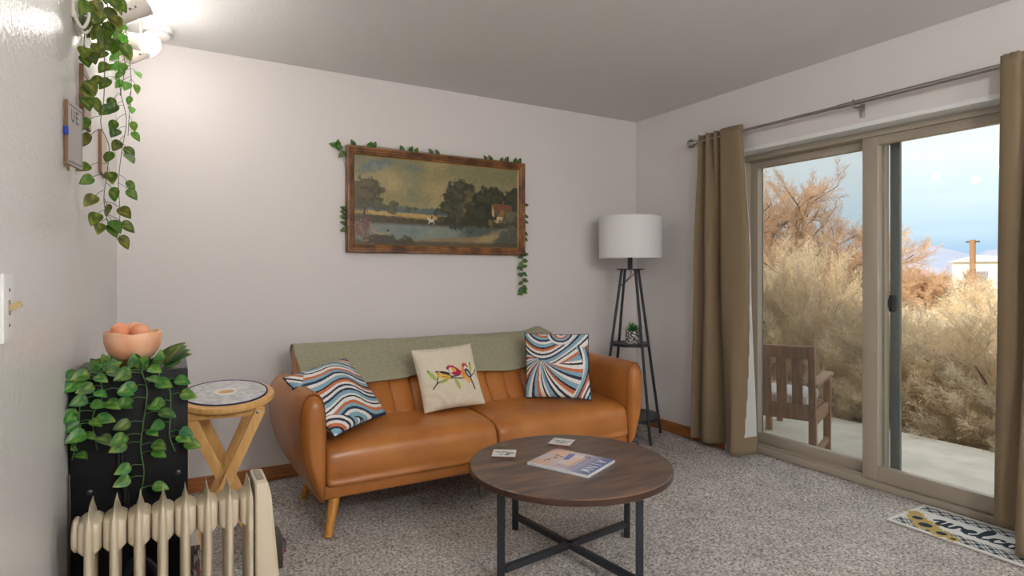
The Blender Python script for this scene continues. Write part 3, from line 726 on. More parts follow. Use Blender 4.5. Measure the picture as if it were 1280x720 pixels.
for k in range(30):
    a = k * 2.399; el = .35 + 1.05 * (k / 30); L_ = .062 + .02 * r.random()
    d = Vector((math.cos(a) * math.cos(el), math.sin(a) * math.cos(el), math.sin(el))); s_ = Vector((-math.sin(a), math.cos(a), 0))
    up_ = s_.cross(d) * -1; base = PC + Vector((0, 0, .088)) + d * .006
    rings = []
    for i in range(6):
        t = i / 5; w = .0075 * (1 - t ** 2.2) + .0004; p = base + d * L_ * t + Vector((0, 0, -.012 * t * t * math.cos(el)))
        rings.append([p + s_ * w, p + up_ * w * .45, p - s_ * w, p - up_ * w * .45])
    b.loft(rings)
    C += [tuple(s2l((58 + 40 * t, 118 + 40 * t, 54 + 10 * t))) for t in np.repeat(np.linspace(0, 1, 6), 4)]
b.build('leaves', M['leaf'], pt, cols=C)

# --------------------------------------------------------- framed painting
PX0, PX1, PZ0, PZ1 = .934, 2.215, 1.335, 1.997
pw, phh = PX1 - PX0, PZ1 - PZ0
pf = thing('framed_painting', ((PX0 + PX1) / 2, YB - .02, PZ0), 'large landscape painting of pond, trees and cottage in a brown gilt frame', 'painting')
prof = [(0, 0), (0, .034), (.006, .04), (.016, .04), (.022, .034), (.030, .033), (.036, .026), (.044, .024), (.05, .016), (.05, 0)]
P = []
for off, hgt in prof:
    P.append([(PX0 + off, YB - .003 - hgt, PZ0 + off), (PX1 - off, YB - .003 - hgt, PZ0 + off), (PX1 - off, YB - .003 - hgt, PZ1 - off), (PX0 + off, YB - .003 - hgt, PZ1 - off)])
fr = MB()
for a, b_ in zip(P[:-1], P[1:]):
    o = len(fr.v); fr.v += a + b_
    for j in range(4): fr.f.append((o + j, o + (j + 1) % 4, o + 4 + (j + 1) % 4, o + 4 + j))
fro = fr.build('frame', M['frame'], pf, ang=20)
P = []
g2 = MB()
for off, hgt, off2, hgt2 in ((.0485, .0195, .053, .0135),):
    a = [(PX0 + off, YB - .003 - hgt, PZ0 + off), (PX1 - off, YB - .003 - hgt, PZ0 + off), (PX1 - off, YB - .003 - hgt, PZ1 - off), (PX0 + off, YB - .003 - hgt, PZ1 - off)]
    c = [(PX0 + off2, YB - .003 - hgt2, PZ0 + off2), (PX1 - off2, YB - .003 - hgt2, PZ0 + off2), (PX1 - off2, YB - .003 - hgt2, PZ1 - off2), (PX0 + off2, YB - .003 - hgt2, PZ1 - off2)]
    g2.v += a + c
    for j in range(4): g2.f.append((j, (j + 1) % 4, 4 + (j + 1) % 4, 4 + j))
g2.build('gilt_slip', M['gold'], fro, smooth=False)
def painting():
    h, w = 230, 470; im = Img(h, w, (140, 128, 84)); A = w / h; X, Y = im.X / A, im.Y
    n = fbm(h, w, 3, 11, 5); n2 = fbm(h, w, 14, 5, 4); n3 = fbm(h, w, 40, 8, 2)
    # sky
    im.put(np.clip(1.1 - Y / .5, 0, 1) * .35, (112, 110, 84)); im.put(np.clip((n - .5) * 4, 0, 1) * (Y < .6) * .75, (172, 150, 100)); im.put(np.clip((.46 - n) * 5, 0, 1) * (Y < .5) * .55, (104, 112, 96))
    im.ell(.10 * A, .12, .17, .055, (84, 104, 112), -.25, .7, .85, (n2 - .5) * 1.2); im.ell(.33 * A, .09, .16, .035, (104, 112, 104), .1, .8, .7, (n2 - .5) * 1.2); im.ell(.2 * A, .25, .2, .11, (178, 156, 106), .2, 1.0, .6, (n2 - .5) * 1.5); im.ell(.82 * A, .12, .5, .1, (116, 114, 80), 0, 1.0, .6, (n2 - .5))
    # distance and field
    im.put((Y > .56 + .02 * (n2 - .5)) * (Y < .66) * 1.0, (92, 104, 92)); im.put(np.clip((Y - (.535 + .06 * n3 + .02 * np.sin(X * 40))) * 60, 0, 1) * (Y < .63) * (X < .62), (80, 94, 88))
    im.put((Y > .605 + .06 * X) * (Y < .70) * 1.0, (178, 146, 82)); im.put((Y > .635 + .03 * X) * (Y < .70) * np.clip((n2 - .4) * 4, 0, 1), (150, 116, 62))
    # water
    wtr = (Y > .72 + .02 * (n2 - .5)) * 1.0; im.put(wtr, (104, 118, 112)); im.put(wtr * np.clip((fbm(h, w, 3, 77, 4, 1.0) - .42) * 4, 0, 1) * .7, (140, 140, 120)); im.put(wtr * np.clip((X - .58) * 12, 0, 1) * (X < .88) * .75, (60, 68, 60)); im.put(wtr * np.clip((.78 - Y) * 30, 0, 1) * .7, (64, 62, 46))
    # far bank
    im.put(np.clip((Y - (.625 + .03 * n3 + .10 * X)) * 50, 0, 1) * (Y < .745 + .02 * (n2 - .5)) * (X < .56), (62, 52, 32)); im.put(np.clip((n3 - .5) * 5, 0, 1) * (Y > .66) * (Y < .73) * (X < .5) * .5, (96, 80, 46))
    def tree(x, y, rx, ry, c, hi, seed):
        nn = fbm(h, w, 16, seed, 3) - .5
        im.ell(x * A, y, rx * 1.15 * 2, ry * 1.15, c, 0, .25, 1, nn * 1.0 + (n3 - .5) * .3); im.ell((x - .010) * A, y - .015, rx * 1.6, ry * .85, hi, 0, .6, .75, nn * 2.4 + (n3 - .5) * 1.2 + .2)
    im.line([(.055 * A, .65), (.06 * A, .45)], .010, (48, 38, 28)); tree(.06, .42, .085, .14, (66, 60, 38), (98, 86, 52), 3); tree(.075, .33, .045, .06, (66, 60, 38), (98, 86, 52), 4)
    for x, s_ in ((.125, .05), (.16, .035), (.21, .055), (.30, .03), (.34, .025)): tree(x, .57, s_ * .55, s_, (72, 72, 50), (96, 90, 58), int(x * 100))
    tree(.62, .55, .12, .19, (46, 48, 34), (76, 74, 46), 21); tree(.60, .36, .085, .12, (50, 52, 36), (82, 78, 48), 22); tree(.625, .28, .06, .07, (52, 54, 38), (84, 80, 50), 23); tree(.69, .48, .06, .14, (84, 76, 46), (112, 96, 56), 24)
    tree(.80, .42, .10, .14, (40, 42, 30), (66, 64, 40), 25); tree(.74, .60, .09, .12, (38, 38, 26), (60, 56, 36), 28); tree(.89, .44, .07, .11, (44, 46, 32), (74, 68, 42), 26); tree(.97, .42, .08, .16, (38, 42, 32), (64, 64, 42), 27)
    im.put((Y > .64) * (Y < .735) * np.clip((X - .48) * 8 + (n2 - .5) * 3, 0, 1) * (X < .84) * np.clip((n2 - .2) * 3, 0, 1), (46, 44, 30))
    # cottage
    im.poly([(.825 * A, .46), (.835 * A, .445), (.955 * A, .455), (.965 * A, .56), (.84 * A, .56)], (112, 70, 44)); im.poly([(.822 * A, .46), (.84 * A, .56), (.84 * A, .62), (.822 * A, .60)], (178, 156, 112)); im.poly([(.892 * A, .40), (.905 * A, .40), (.905 * A, .47), (.892 * A, .47)], (112, 68, 44))
    im.poly([(.855 * A, .62), (.885 * A, .525), (.93 * A, .52), (.905 * A, .62)], (148, 92, 58)); im.poly([(.855 * A, .61), (.905 * A, .61), (.905 * A, .725), (.855 * A, .725)], (186, 166, 122)); im.poly([(.905 * A, .61), (.93 * A, .55), (.945 * A, .72), (.905 * A, .73)], (142, 124, 88))
    for x, y in ((.868, .65), (.89, .65), (.875, .69)): im.poly([(x * A, y), ((x + .011) * A, y), ((x + .011) * A, y + .03), (x * A, y + .03)], (58, 48, 40))
    tree(.965, .62, .07, .09, (72, 70, 50), (104, 98, 70), 31); tree(.93, .72, .10, .035, (52, 50, 34), (80, 72, 46), 32)
    im.ell(.815 * A, .70, .035, .035, (120, 100, 66), 0, .5, .8, (n3 - .5) * 2)
    # path and near bank
    pth = (Y > .80 + .12 * np.abs(X - 1.0) ** .6 - .05 * (X > .86)) * (X > .52) * 1.0
    im.put(np.clip((Y - (.80 + .16 * np.clip(.95 - X, 0, 1) ** .75 + .03 * (n2 - .5))) * 40, 0, 1) * np.clip((X - .25) * 5, 0, 1), (128, 108, 76)); im.ell(.84 * A, .86, .28, .06, (166, 140, 96), -.35, .8, .8, (n2 - .5)); im.ell(.95 * A, .90, .2, .14, (66, 72, 62), 0, .6, .9, (n2 - .5) * 1.6)
    im.put(np.clip((Y - (.93 - .04 * np.clip(.3 - X, 0, 1) + .03 * (n2 - .5))) * 30, 0, 1) * .9, (72, 62, 42)); im.ell(.17 * A, .95, .3, .07, (56, 48, 30), .1, .5, .95, (n2 - .5) * 2); im.ell(.03 * A, .83, .12, .11, (92, 62, 48), .3, .5, .95, (n2 - .5) * 2); im.put((np.hypot((X - .05) * A, Y - .84) < .13) * np.clip((n3 - .56) * 12, 0, 1) * .7, (150, 106, 86))
    # boat and white horse with rider at the far bank
    im.line([tuple(p) for p in spline([(.10 * A, .845), (.13 * A, .87), (.17 * A, .87), (.195 * A, .84)], 16)], .013, (150, 132, 98)); im.ell(.185 * A, .835, .02, .012, (52, 44, 34))
    im.ell(.437 * A, .695, .032, .022, (196, 190, 170)); im.line([(.425 * A, .70), (.42 * A, .735)], .006, (184, 178, 158)); im.line([(.448 * A, .70), (.452 * A, .735)], .006, (184, 178, 158)); im.line([(.425 * A, .69), (.415 * A, .67)], .010, (196, 190, 170)); im.line([(.438 * A, .675), (.44 * A, .645)], .009, (110, 64, 48))
    im.a *= (.90 + .18 * fbm(h, w, 60, 9, 2)[..., None])
    im.a = 255 * (np.clip(im.a, 0, 255) / 255) ** .90
    return im
im = painting(); ins = .051
b, cc = img_panel(im, lambda u, v: (PX0 + ins + u * (pw - 2 * ins), YB - .016, PZ1 - ins - v * (phh - 2 * ins)))
b.build('canvas', attr_mat('oil_canvas', .32, (500, .1, .0006), .35), pf, cols=cc)
MB().box(((PX0 + PX1) / 2, YB - .006, (PZ0 + PZ1) / 2), (pw - .02, .008, phh - .02)).build('backing_board', M['brown'], pf)

# ------------------------------------------------------------------- vines
def leaf_geo(p, d, nrm, L_, W_, b, C, rr, tint):
    """heart shaped leaf: base p, along d, facing nrm"""
    d = Vector(d).normalized(); s_ = d.cross(Vector(nrm)).normalized(); n = s_.cross(d)
    outline = [(0, 0), (.30, -.10), (.62, -.02), (.82, .14), (.86, .32), (.72, .52), (.46, .74), (.20, .90), (0, 1.0)]
    o = len(b.v); v = []; mid = []
    ns = len(outline)
    fold = .22
    vg = rr.uniform(.2, 1)
    def colr(u, t):
        base = np.array(tint, float); y = np.array((206, 200, 84), float)
        k = max(0, math.sin(t * 8 + vg * 9 + u * 5) * .9 + .35 - abs(u) * 1.1) * (1 if vg > .3 else .4)
        k = min(1, k) * .5
        return tuple(s2l(base * (1 - k) + y * k))
    for sgn in (-1, 1):
        for q_ in (1.0, .5, 0.0):
            for (u, t) in outline:
                w = u * q_ * W_ / .86 * .5
                pt_ = p + d * (t * L_ if q_ > 0 or True else 0) + s_ * sgn * w + n * (fold * abs(w) - .12 * L_ * t * t)
                v.append(pt_); C.append(colr(u * q_, t))
    m = ns
    for k in range(2):
        for q_ in range(2):
            for j in range(m - 1):
                a = o + k * 3 * m + q_ * m + j
                f = (a, a + 1, a + m + 1, a + m)
                b.f.append(f if k else f[::-1])
    b.v.extend([tuple(x) for x in v])
rv = random.Random(11)
DARK = (60, 98, 38); BRIGHT = (92, 156, 54); OLIVE = (74, 98, 34)
def vine(name, strands, label, group=None, stem_mat=None, cat='vine', clumps=(), root=None):
    """strands: list of (points, stem radius, [(t, side/dir vector or None, size, tint)...])"""
    e = thing(name, root or strands[0][0][0], label, cat, group)
    sb, lb, C = MB(), MB(), []
    for pts, rad, lv in strands:
        sp_ = spline(pts, 60); sb.tube(sp_, rad, 6)
        for (t, off, size, tint) in lv:
            p0 = Vector(sp_[min(59, int(t * 59))]); off = Vector(off); base = p0 + off
            if off.length > .004: sb.tube([p0, p0 + off * .55 + Vector((0, 0, .10 * off.length)), base], rad * .7, 5)
            dirv = off.normalized() * .95 + Vector((rv.uniform(-.25, .25), rv.uniform(-.3, .1), -.45)) if off.length > .004 else Vector((rv.uniform(-.5, .5), -.3, -1))
            nv = Vector((rv.uniform(-.35, .35) + .25, -1 + rv.uniform(-.2, .2), .45 + rv.uniform(-.2, .3)))
            k = size * rv.uniform(.9, 1.1); leaf_geo(base, dirv, nv, k, k * .82, lb, C, rv, tint)
    for (p, dirv, nv, size, tint) in clumps: leaf_geo(Vector(p), Vector(dirv), Vector(nv), size, size * .7, lb, C, rv, tint)
    sb.build('stem', stem_mat or M['stem'], e)
    lb.build('leaves', M['leaf'], e, ang=180, cols=C)
    return e
def vary(c, a=14): return tuple(max(10, x + rv.uniform(-a, a)) for x in c)
def rpt(px, py, y):   # point of the plane Y = y that lies in that direction from the room's viewpoint
    a, b_ = (px - 640) / 742, (342 - py) / 742; d = Vector((CC * a + CS, -CS * a + CC, b_)); return Vector((0, 0, 1.204)) + d * (y / d.y)
def hang(px_path, y, leaves, rad=.0013, size=.055, tint=OLIVE):
    pts = [rpt(x, yy, y) for x, yy in px_path]; lv = []
    ys = [p[1] for p in px_path]
    sp_ = spline(pts, 60)
    for (lx, ly) in leaves:
        b_ = rpt(lx, ly - 7, y)
        # attach a little higher on the strand
        k = min(range(60), key=lambda i: abs(sp_[i][2] - (b_.z + .018)) + .2 * abs(sp_[i][0] - b_.x))
        off = Vector(b_) - Vector(sp_[k]); off.y = rv.uniform(-.03, .03)
        off.x = max(off.x, XL + .03 - sp_[k][0])
        lv.append((k / 59, off, size, vary(tint)))
    return (pts, rad, lv)
S = 1 / 2.25
def Q(l): return [(a * S, b_ * S) for a, b_ in l]
sA = hang([(108, -60), (112, 0), (106, 40), (104, 80), (102, 125)], 2.12, Q([(245, 24), (238, 66), (262, 18), (222, 156), (258, 132), (216, 176), (252, 170), (250, 246), (212, 256), (258, 290), (224, 292)]), size=.046)
sB = hang([(128, -60), (124, 20), (130, 60), (130, 120), (126, 155), (136, 182), (134, 215), (130, 250), (136, 285)], 2.16, Q([(243, 350), (250, 392), (305, 440), (252, 485), (260, 518), (312, 505), (314, 545), (268, 570), (276, 620), (298, 592), (318, 640), (342, 604), (345, 642), (285, 648), (312, 650), (340, 682)]), size=.043)
sC = hang([(140, -60), (142, 10), (148, 60), (150, 110), (158, 150), (152, 190), (148, 230), (150, 268), (146, 300)], 2.42, Q([(290, 40), (325, 20), (305, 130), (300, 170), (302, 200), (288, 242), (306, 240), (318, 290), (310, 318), (326, 310), (322, 352), (330, 384), (334, 412), (356, 432), (358, 456), (358, 526), (362, 552)]), size=.042, tint=(66, 104, 38))
sD = hang([(150, -60), (156, 20), (160, 60), (164, 100), (162, 135), (160, 170)], 2.62, Q([(330, 85), (345, 110), (352, 95), (340, 130), (330, 150), (345, 165), (335, 190), (325, 205), (384, 222), (382, 256), (362, 254), (362, 284), (370, 322), (372, 358), (374, 390), (340, 220), (350, 190), (342, 240), (338, 100), (352, 124), (330, 180), (346, 210), (360, 140), (336, 118), (350, 150), (326, 140)]), size=.036, tint=BRIGHT)
sE = hang([(118, -60), (132, -5), (138, 30), (146, 50), (156, 78), (150, 120)], 2.30, Q([(280, 12), (300, 8), (315, 16), (330, 6), (275, 50), (290, 60), (305, 40), (268, 86), (285, 92), (300, 75), (318, 66), (298, 105), (320, 120), (305, 140), (345, 140)]), size=.050, tint=(72, 96, 32))
vine('hanging_vine', [sA, sB, sE], 'artificial pothos vine trailing down the left wall in front of the wooden signs', 'hanging vines', M['stemg'])
vine('hanging_vine', [sC, sD], 'artificial pothos vine hanging from the spotlight bar beside the lit bulb', 'hanging vines', M['stemg'])
# garland around the painting
fy = YB - .022
topz = PZ1 + .004
gl = []
for x in (.985, 1.075, 1.10, 1.30, 1.345, 1.385, 1.50, 1.545): gl.append(x)
for x in (1.905, 1.945, 2.02, 2.06, 2.13, 2.165): gl.append(x)
pts = [Vector((PX0 - .075, fy, topz - .03)), Vector((PX0 - .03, fy, topz - .04)), Vector((PX0 + .03, fy, topz)), Vector((1.3, fy, topz + .004)), Vector((1.7, fy, topz + .003)), Vector((PX1 + .0, fy, topz))]
spg = spline(pts, 60); lv = []
clm = []
for x in gl:
    s_ = rv.choice((-1, 1)); clm.append(((x, fy - .004, topz - .004), (.55 * s_, 0, 1), (0, -1, .2), rv.uniform(.036, .05), vary((58, 84, 44))))
for p, d in (((PX0 - .028, fy, topz - .035), (-.8, 0, .8)), ((PX0 - .05, fy, topz - .02), (.1, 0, 1)), ((PX0 - .01, fy, topz - .05), (-.6, 0, -.6)), ((PX0 - .055, fy, topz - .015), (-1, 0, .2))): clm.append((p, d, (0, -1, .2), .05, vary((56, 84, 42))))
for z in (1.60, 1.575, 1.545, 1.51, 1.48): clm.append(((PX0 + .002, fy, z), (-.9, 0, rv.uniform(-.8, .5)), (0, -1, .3), .042, vary((48, 70, 36))))
right = [Vector((PX1 - .002, fy, topz)), Vector((PX1 + .006, fy, 1.7)), Vector((PX1 + .008, fy, 1.45)), Vector((PX1 - .012, fy, 1.33)), Vector((PX1 - .016, fy, 1.2)), Vector((PX1 - .02, fy, 1.04))]
for z in (1.70, 1.62, 1.58, 1.50, 1.46): clm.append(((PX1 + .004, fy, z), (.8, 0, rv.uniform(-.8, .6)), (0, -1, .3), .038, vary((58, 88, 46))))
for z in (1.335, 1.29, 1.245, 1.20, 1.15, 1.105, 1.075):
    for s_ in (-1, 1): clm.append(((PX1 - .014 + .004 * s_, fy - .003, z + .008 * s_), (s_ * .9, -.1, rv.uniform(-.7, .3)), (0, -1, .3), rv.uniform(.036, .048), vary((66, 100, 56))))
left = [Vector((PX0 - .03, fy, topz - .04)), Vector((PX0 + .004, fy, 1.8)), Vector((PX0 - .004, fy, 1.6)), Vector((PX0 + .0, fy, 1.47))]
vine('leafy_garland', [(pts, .0012, []), (right, .0012, []), (left, .0012, [])], 'thin leafy garland tucked around the frame of the landscape painting', None, None, 'garland', clm)

# -------------------------------------------------------------- wood stool
ST = Vector((.20, 2.78, 0)); SZ = .70
TILT = R(8); SAX = (0, -math.sin(TILT), math.cos(TILT)); TT = math.tan(TILT)
st = thing('folding_stool', ST, 'round light wood folding stool with crossed legs between cabinet and sofa', 'stool')
RS = .192
MB().lathe([(.001, -.03), (RS - .012, -.03), (RS - .003, -.024), (RS, -.012), (RS - .004, -.003), (RS - .014, 0), (.001, 0)], ST + Vector((0, 0, SZ)), 64, SAX).build('seat', M['stoolwood'], st)
ra = Matrix.Rotation(R(-6), 3, 'Z')
def stp(x, y, z): return ST + ra @ Vector((x, y, z))
for sy in (-1, 1):
    MB().box(stp(0, sy * .115, SZ - .047 + sy * .115 * TT), (.30, .02, .034), .003, ra).build('apron', M['stoolwood'], st)
    MB().bar(stp(.135, sy * .13, SZ - .035 + sy * .13 * TT), stp(-.155, sy * .13, 0), .04, .017, .004, ra @ Vector((0, 1, 0))).build('leg', M['stoolwood'], st)
    MB().bar(stp(-.135, sy * .098, SZ - .035 + sy * .098 * TT), stp(.155, sy * .098, 0), .04, .017, .004, ra @ Vector((0, 1, 0))).build('leg', M['stoolwood'], st)
    MB().lathe([(.006, -.004), (.006, .0), (.001, .003)], stp(.122, sy * .139, SZ - .045 + sy * .13 * TT), 12, ra @ Vector((0, sy, 0))).build('bolt', M['steel'], st)
for x, w in ((-.118, .25), (.118, .19)): MB().box(stp(x, 0, .16), (.03, w, .017), .003, ra).build('stretcher', M['stoolwood'], st)
pd = thing('placemat', ST + Vector((0, 0, SZ)), 'round grey mat with navy edge on top of the wooden stool', 'mat')
RP = .162
MB().lathe([(.036, 0), (RP, 0), (RP, .004), (.036, .004), (.036, 0)], ST + Vector((0, 0, SZ)), 64, SAX, cap=False).build('felt', mat('grey_felt', rgb(222, 220, 218), .95, c2=rgb(192, 190, 192), scale=40, bump=(260, .3, .001)), pd)
MB().lathe([(RP - .002, 0), (RP + .003, .001), (RP + .003, .0055), (RP - .003, .0055), (RP - .003, 0)], ST + Vector((0, 0, SZ)), 64, SAX, cap=False).build('edging', mat('navy_edge', rgb(44, 44, 84), .8), pd)
MB().lathe([(.030, 0), (.047, .0), (.047, .007), (.044, .009), (.033, .009), (.030, .007), (.030, 0)], ST + Vector((0, 0, SZ)), 40, SAX, cap=False).build('centre_ring', mat('white_ring', rgb(232, 228, 220), .6), pd)

# ----------------------------------------------------------- black cabinet
CX0, CX1, CY0, CY1, CZ = XL + .006, .043, 2.0, 2.29, .922
cab = thing('cabinet', ((CX0 + CX1) / 2, (CY0 + CY1) / 2, 0), 'tall narrow black cabinet against the left wall behind the heater', 'cabinet')
MB().box(((CX0 + CX1) / 2, (CY0 + CY1) / 2, CZ / 2), (CX1 - CX0, CY1 - CY0, CZ), .003).build('body', M['blackp'], cab)
MB().box(((CX0 + CX1) / 2, (CY0 + CY1) / 2 + .004, CZ + .0015), (CX1 - CX0 - .006, CY1 - CY0 - .014, .003), .001).build('top_panel', M['blacktop'], cab)
for x, z in ((.018, .895), (-.218, .895), (.018, .62), (-.195, .60), (.018, .30), (-.195, .25)):
    MB().lathe([(.0075, 0), (.0075, .002), (.004, .004), (.001, .0045)], (x, CY0, z), 14, (0, -1, 0)).build('screw', mat('dark_screw_%d' % int(z * 100 + x * 10), rgb(52, 52, 56), .4), cab)
# salt bowl
BC = Vector((-.100, 2.13, CZ + .003))
bw = thing('salt_bowl', BC, 'pink salt crystal bowl on a small wooden base on the black cabinet', 'bowl')
MB().lathe([(.001, 0), (.046, 0), (.048, .006), (.046, .02), (.001, .02)], BC, 40).build('base', M['brown'], bw)
b = MB().lathe([(.001, .018), (.044, .02), (.056, .030), (.068, .050), (.0745, .072), (.076, .092), (.0745, .100), (.069, .104), (.063, .100), (.059, .08), (.046, .056), (.02, .042), (.001, .04)], BC, 56)
rr = random.Random(2)
for i, v in enumerate(b.v):
    a = math.atan2(v[1] - BC.y, v[0] - BC.x); h = v[2] - BC.z
    if h > .09: b.v[i] = (v[0], v[1], v[2] + .002 * math.sin(a * 2 + 1) + .002 * math.sin(a * 5))
b.build('bowl', M['salt'], bw)
for k, (dx, dy, dz, r_, lb) in enumerate(((-.031, -.022, .108, .0255, 'round pink salt stone at the left in the salt bowl'), (.018, -.022, .104, .0250, 'round pink salt stone at the front right in the salt bowl'), (.0, .026, .106, .025, 'pale salt stone at the rear of the salt bowl'))):
    m = MB().sphere(BC + Vector((dx, dy, dz)), r_, 28, 18)
    tag(m.build('salt_stone', M['saltd'] if k < 2 else M['salt']), lb, 'stone', 'salt stones in the bowl')
# vines over the cabinet front
fyc = CY0 - .018
def crawl(pts, leaves, size=.041, tint=(58, 112, 48), rad=.0016):
    P_ = [Vector(p) for p in pts]; sp_ = spline(P_, 60); lv = []
    for t, side, ln in leaves:
        base = Vector(sp_[int(t * 59)]); front = base.y < CY0 - .002
        off = Vector((side * ln, -.006 - rv.random() * .014 if front else rv.uniform(-.012, .0), .004 if front else .012 + .012 * rv.random()))
        if base.x + off.x < XL + .02: off.x = XL + .02 - base.x
        lv.append((t, off, size, vary(tint)))
    return (P_, rad, lv)
tz = CZ + .008
def fr_(px, py): 
    v = rpt(px, py, fyc); return v
s1 = crawl([(-.06, 2.07, tz), (-.07, 2.02, tz + .006), fr_(178, 466), fr_(184, 490), fr_(179, 530), fr_(176, 560), fr_(180, 590), fr_(176, 618)],
           [(.24, 1, .02), (.26, -1, .03), (.30, -1, .032), (.34, 1, .014), (.38, 1, .03), (.40, -1, .028), (.46, -1, .04), (.50, 1, .012), (.53, 1, .04), (.57, -1, .035), (.62, 1, .018), (.63, -1, .04), (.68, -1, .038), (.70, 1, .034), (.75, 1, .03), (.83, -1, .034), (.89, -1, .036), (.95, 1, .03)])
s2 = crawl([(-.03, 2.06, tz), (-.03, 2.01, tz + .004), fr_(200, 472), fr_(212, 486), fr_(213, 520), fr_(212, 545), fr_(219, 564)],
           [(.40, 1, .035), (.55, 1, .03), (.58, -1, .02), (.72, -1, .02), (.80, 1, .03), (.86, 1, .022), (.92, 1, .035)])
def up_leaf(p, d, size): return (p, d, (0.2, -.8, .5), size, vary((56, 106, 46)))
tops = []
for k in range(16):
    p = (rv.uniform(-.10, .0), rv.uniform(2.015, 2.09), tz + rv.uniform(.0, .012)); tops.append(up_leaf(p, (rv.uniform(-.4, 1.0), rv.uniform(-.9, .3), rv.uniform(.05, .6)), rv.uniform(.032, .046)))
for d in ((.8, .3, .6), (.9, .2, .45), (.7, -.2, .75), (1, .1, .3)): tops.append(((-.025, 2.05, tz + .012), d, (0, -.5, 1), .085, vary((54, 92, 42))))
vine('trailing_vine', [s1, s2], 'artificial pothos vine hanging down the middle of the black cabinet front', 'vines on the black cabinet', None, 'vine', tops)
s3 = crawl([(-.15, 2.06, tz), (-.16, 2.01, tz + .006), fr_(125, 470), fr_(128, 495), fr_(116, 520), fr_(118, 545), fr_(122, 562)],
           [(.28, 1, .02), (.30, -1, .03), (.38, -1, .036), (.44, -1, .02), (.46, 1, .042), (.52, -1, .036), (.56, 1, .02), (.58, 1, .045), (.64, -1, .04), (.70, 1, .012), (.74, -1, .03), (.80, -1, .02), (.86, 1, .016)], .045)
s4 = crawl([(-.19, 2.05, tz), (-.20, 2.01, tz + .006), fr_(104, 475), fr_(100, 505), fr_(98, 540), fr_(90, 575)],
           [(.30, -1, .03), (.38, 1, .03), (.46, -1, .02), (.54, 1, .035), (.62, 1, .03), (.68, -1, .022), (.74, 1, .03), (.84, 1, .02), (.90, -1, .02), (.96, 1, .012)], .036)
tops = []
for k in range(18):
    p = (rv.uniform(-.195, -.13), rv.uniform(2.015, 2.10), tz + rv.uniform(.0, .014)); tops.append(up_leaf(p, (rv.uniform(-.3, .8), rv.uniform(-.9, .4), rv.uniform(.05, .6)), rv.uniform(.032, .046)))
vine('trailing_vine', [s3, s4], 'artificial pothos vine hanging at the left of the black cabinet front next to the wall', 'vines on the black cabinet', None, 'vine', tops)
# cords behind the heater
tag(MB().tube(spline([(-.128, 1.992, .72), (-.126, 1.99, .66), (-.112, 1.988, .58), (-.112, 1.99, .40), (-.115, 1.99, .12), (-.10, 1.96, .012), (-.02, 1.93, .008)], 50), .0045, 8).tube(spline([(-.120, 1.992, .70), (-.117, 1.99, .64), (-.104, 1.988, .56), (-.104, 1.99, .40), (-.106, 1.99, .12)], 50), .003, 8).build('power_cord', M['cable']), 'black power cord hanging down the front of the black cabinet', 'cord')
tag(MB().tube(spline([(XL + .006, 1.985, .66), (XL + .008, 1.98, .55), (XL + .006, 1.98, .3), (XL + .01, 1.975, .05), (XL + .02, 1.93, .006)], 40), .0025, 6).build('thin_cord', M['bcable']), 'thin brown cord running down the corner beside the black cabinet', 'cord')
tag(MB().tube(spline([(-.13, 1.90, .02), (-.125, 1.905, .25), (-.10, 1.91, .40), (-.07, 1.91, .425), (-.03, 1.91, .36), (-.01, 1.90, .2), (.0, 1.89, .02)], 40), .010, 10).build('heater_cord', mat('slate_cable', rgb(46, 52, 64), .4)), 'thick dark cord looped upright behind the cream heater fins', 'cord')
# patterned book leaning by the cabinet
bkx = thing('book', (.075, 2.40, 0), 'colourful patterned book standing on the carpet beside the black cabinet', 'book')
im = Img(60, 40, (88, 74, 76))
for k in range(60):
    r = random.Random(k + 7); im.ell(r.random() * .66, r.random(), .03 + .05 * r.random(), .02 + .04 * r.random(), r.choice([(170, 150, 130), (150, 60, 60), (60, 76, 110), (190, 178, 164), (40, 40, 48)]), r.random() * 3)
b, cc = img_panel(im, lambda u, v: (.053 + .036 * u, 2.398, .235 - .23 * v)); b.build('cover', attr_mat('book_cover', .4), bkx, cols=cc)
MB().box((.071, 2.49, .12), (.036, .18, .23), .002).build('pages', mat('book_pages', rgb(200, 190, 176), .8), bkx)

# ---------------------------------------------------- oil filled radiator
hx0, pitch, HY = -.170, .0505, 1.775
he = thing('oil_heater', (.03, HY, 0), 'cream oil-filled radiator heater with seven fins in the left foreground', 'heater')
HZ = .605
def fin_ring(x, z, w, d):
    n = 36; out = []; ex = .45 if w > .0135 else .8
    for k in range(n):
        a = 2 * math.pi * k / n; cx_, sy_ = math.cos(a), math.sin(a)
        out.append((x + w * math.copysign(abs(cx_) ** ex, cx_), HY + d * math.copysign(abs(sy_) ** ex, sy_), z))
    return out
hub = pitch / 2 - .0003
sect = [(.645, .0009, .046), (.638, .0016, .053), (.630, .0030, .058), (.622, .0055, .062), (.614, .0085, .066), (.604, .0108, .069), (.590, .0120, .0705), (.540, .0124, .071), (.35, .0124, .071), (.10, .0124, .071), (.085, .008, .066), (.076, .002, .055)]
def hub_sect(zc, hh): return [(zc + hh + .026, .0012, .018), (zc + hh + .020, .004, .028), (zc + hh + .014, .0085, .036), (zc + hh + .009, .0135, .042), (zc + hh + .005, .0185, .046), (zc + hh + .002, .0225, .048), (zc + hh, hub, .049), (zc + hh * .4, hub, .052), (zc - hh * .4, hub, .052), (zc - hh, hub, .049), (zc - hh - .004, .0215, .048), (zc - hh - .009, .0175, .046), (zc - hh - .015, .0130, .042), (zc - hh - .022, .006, .034)]
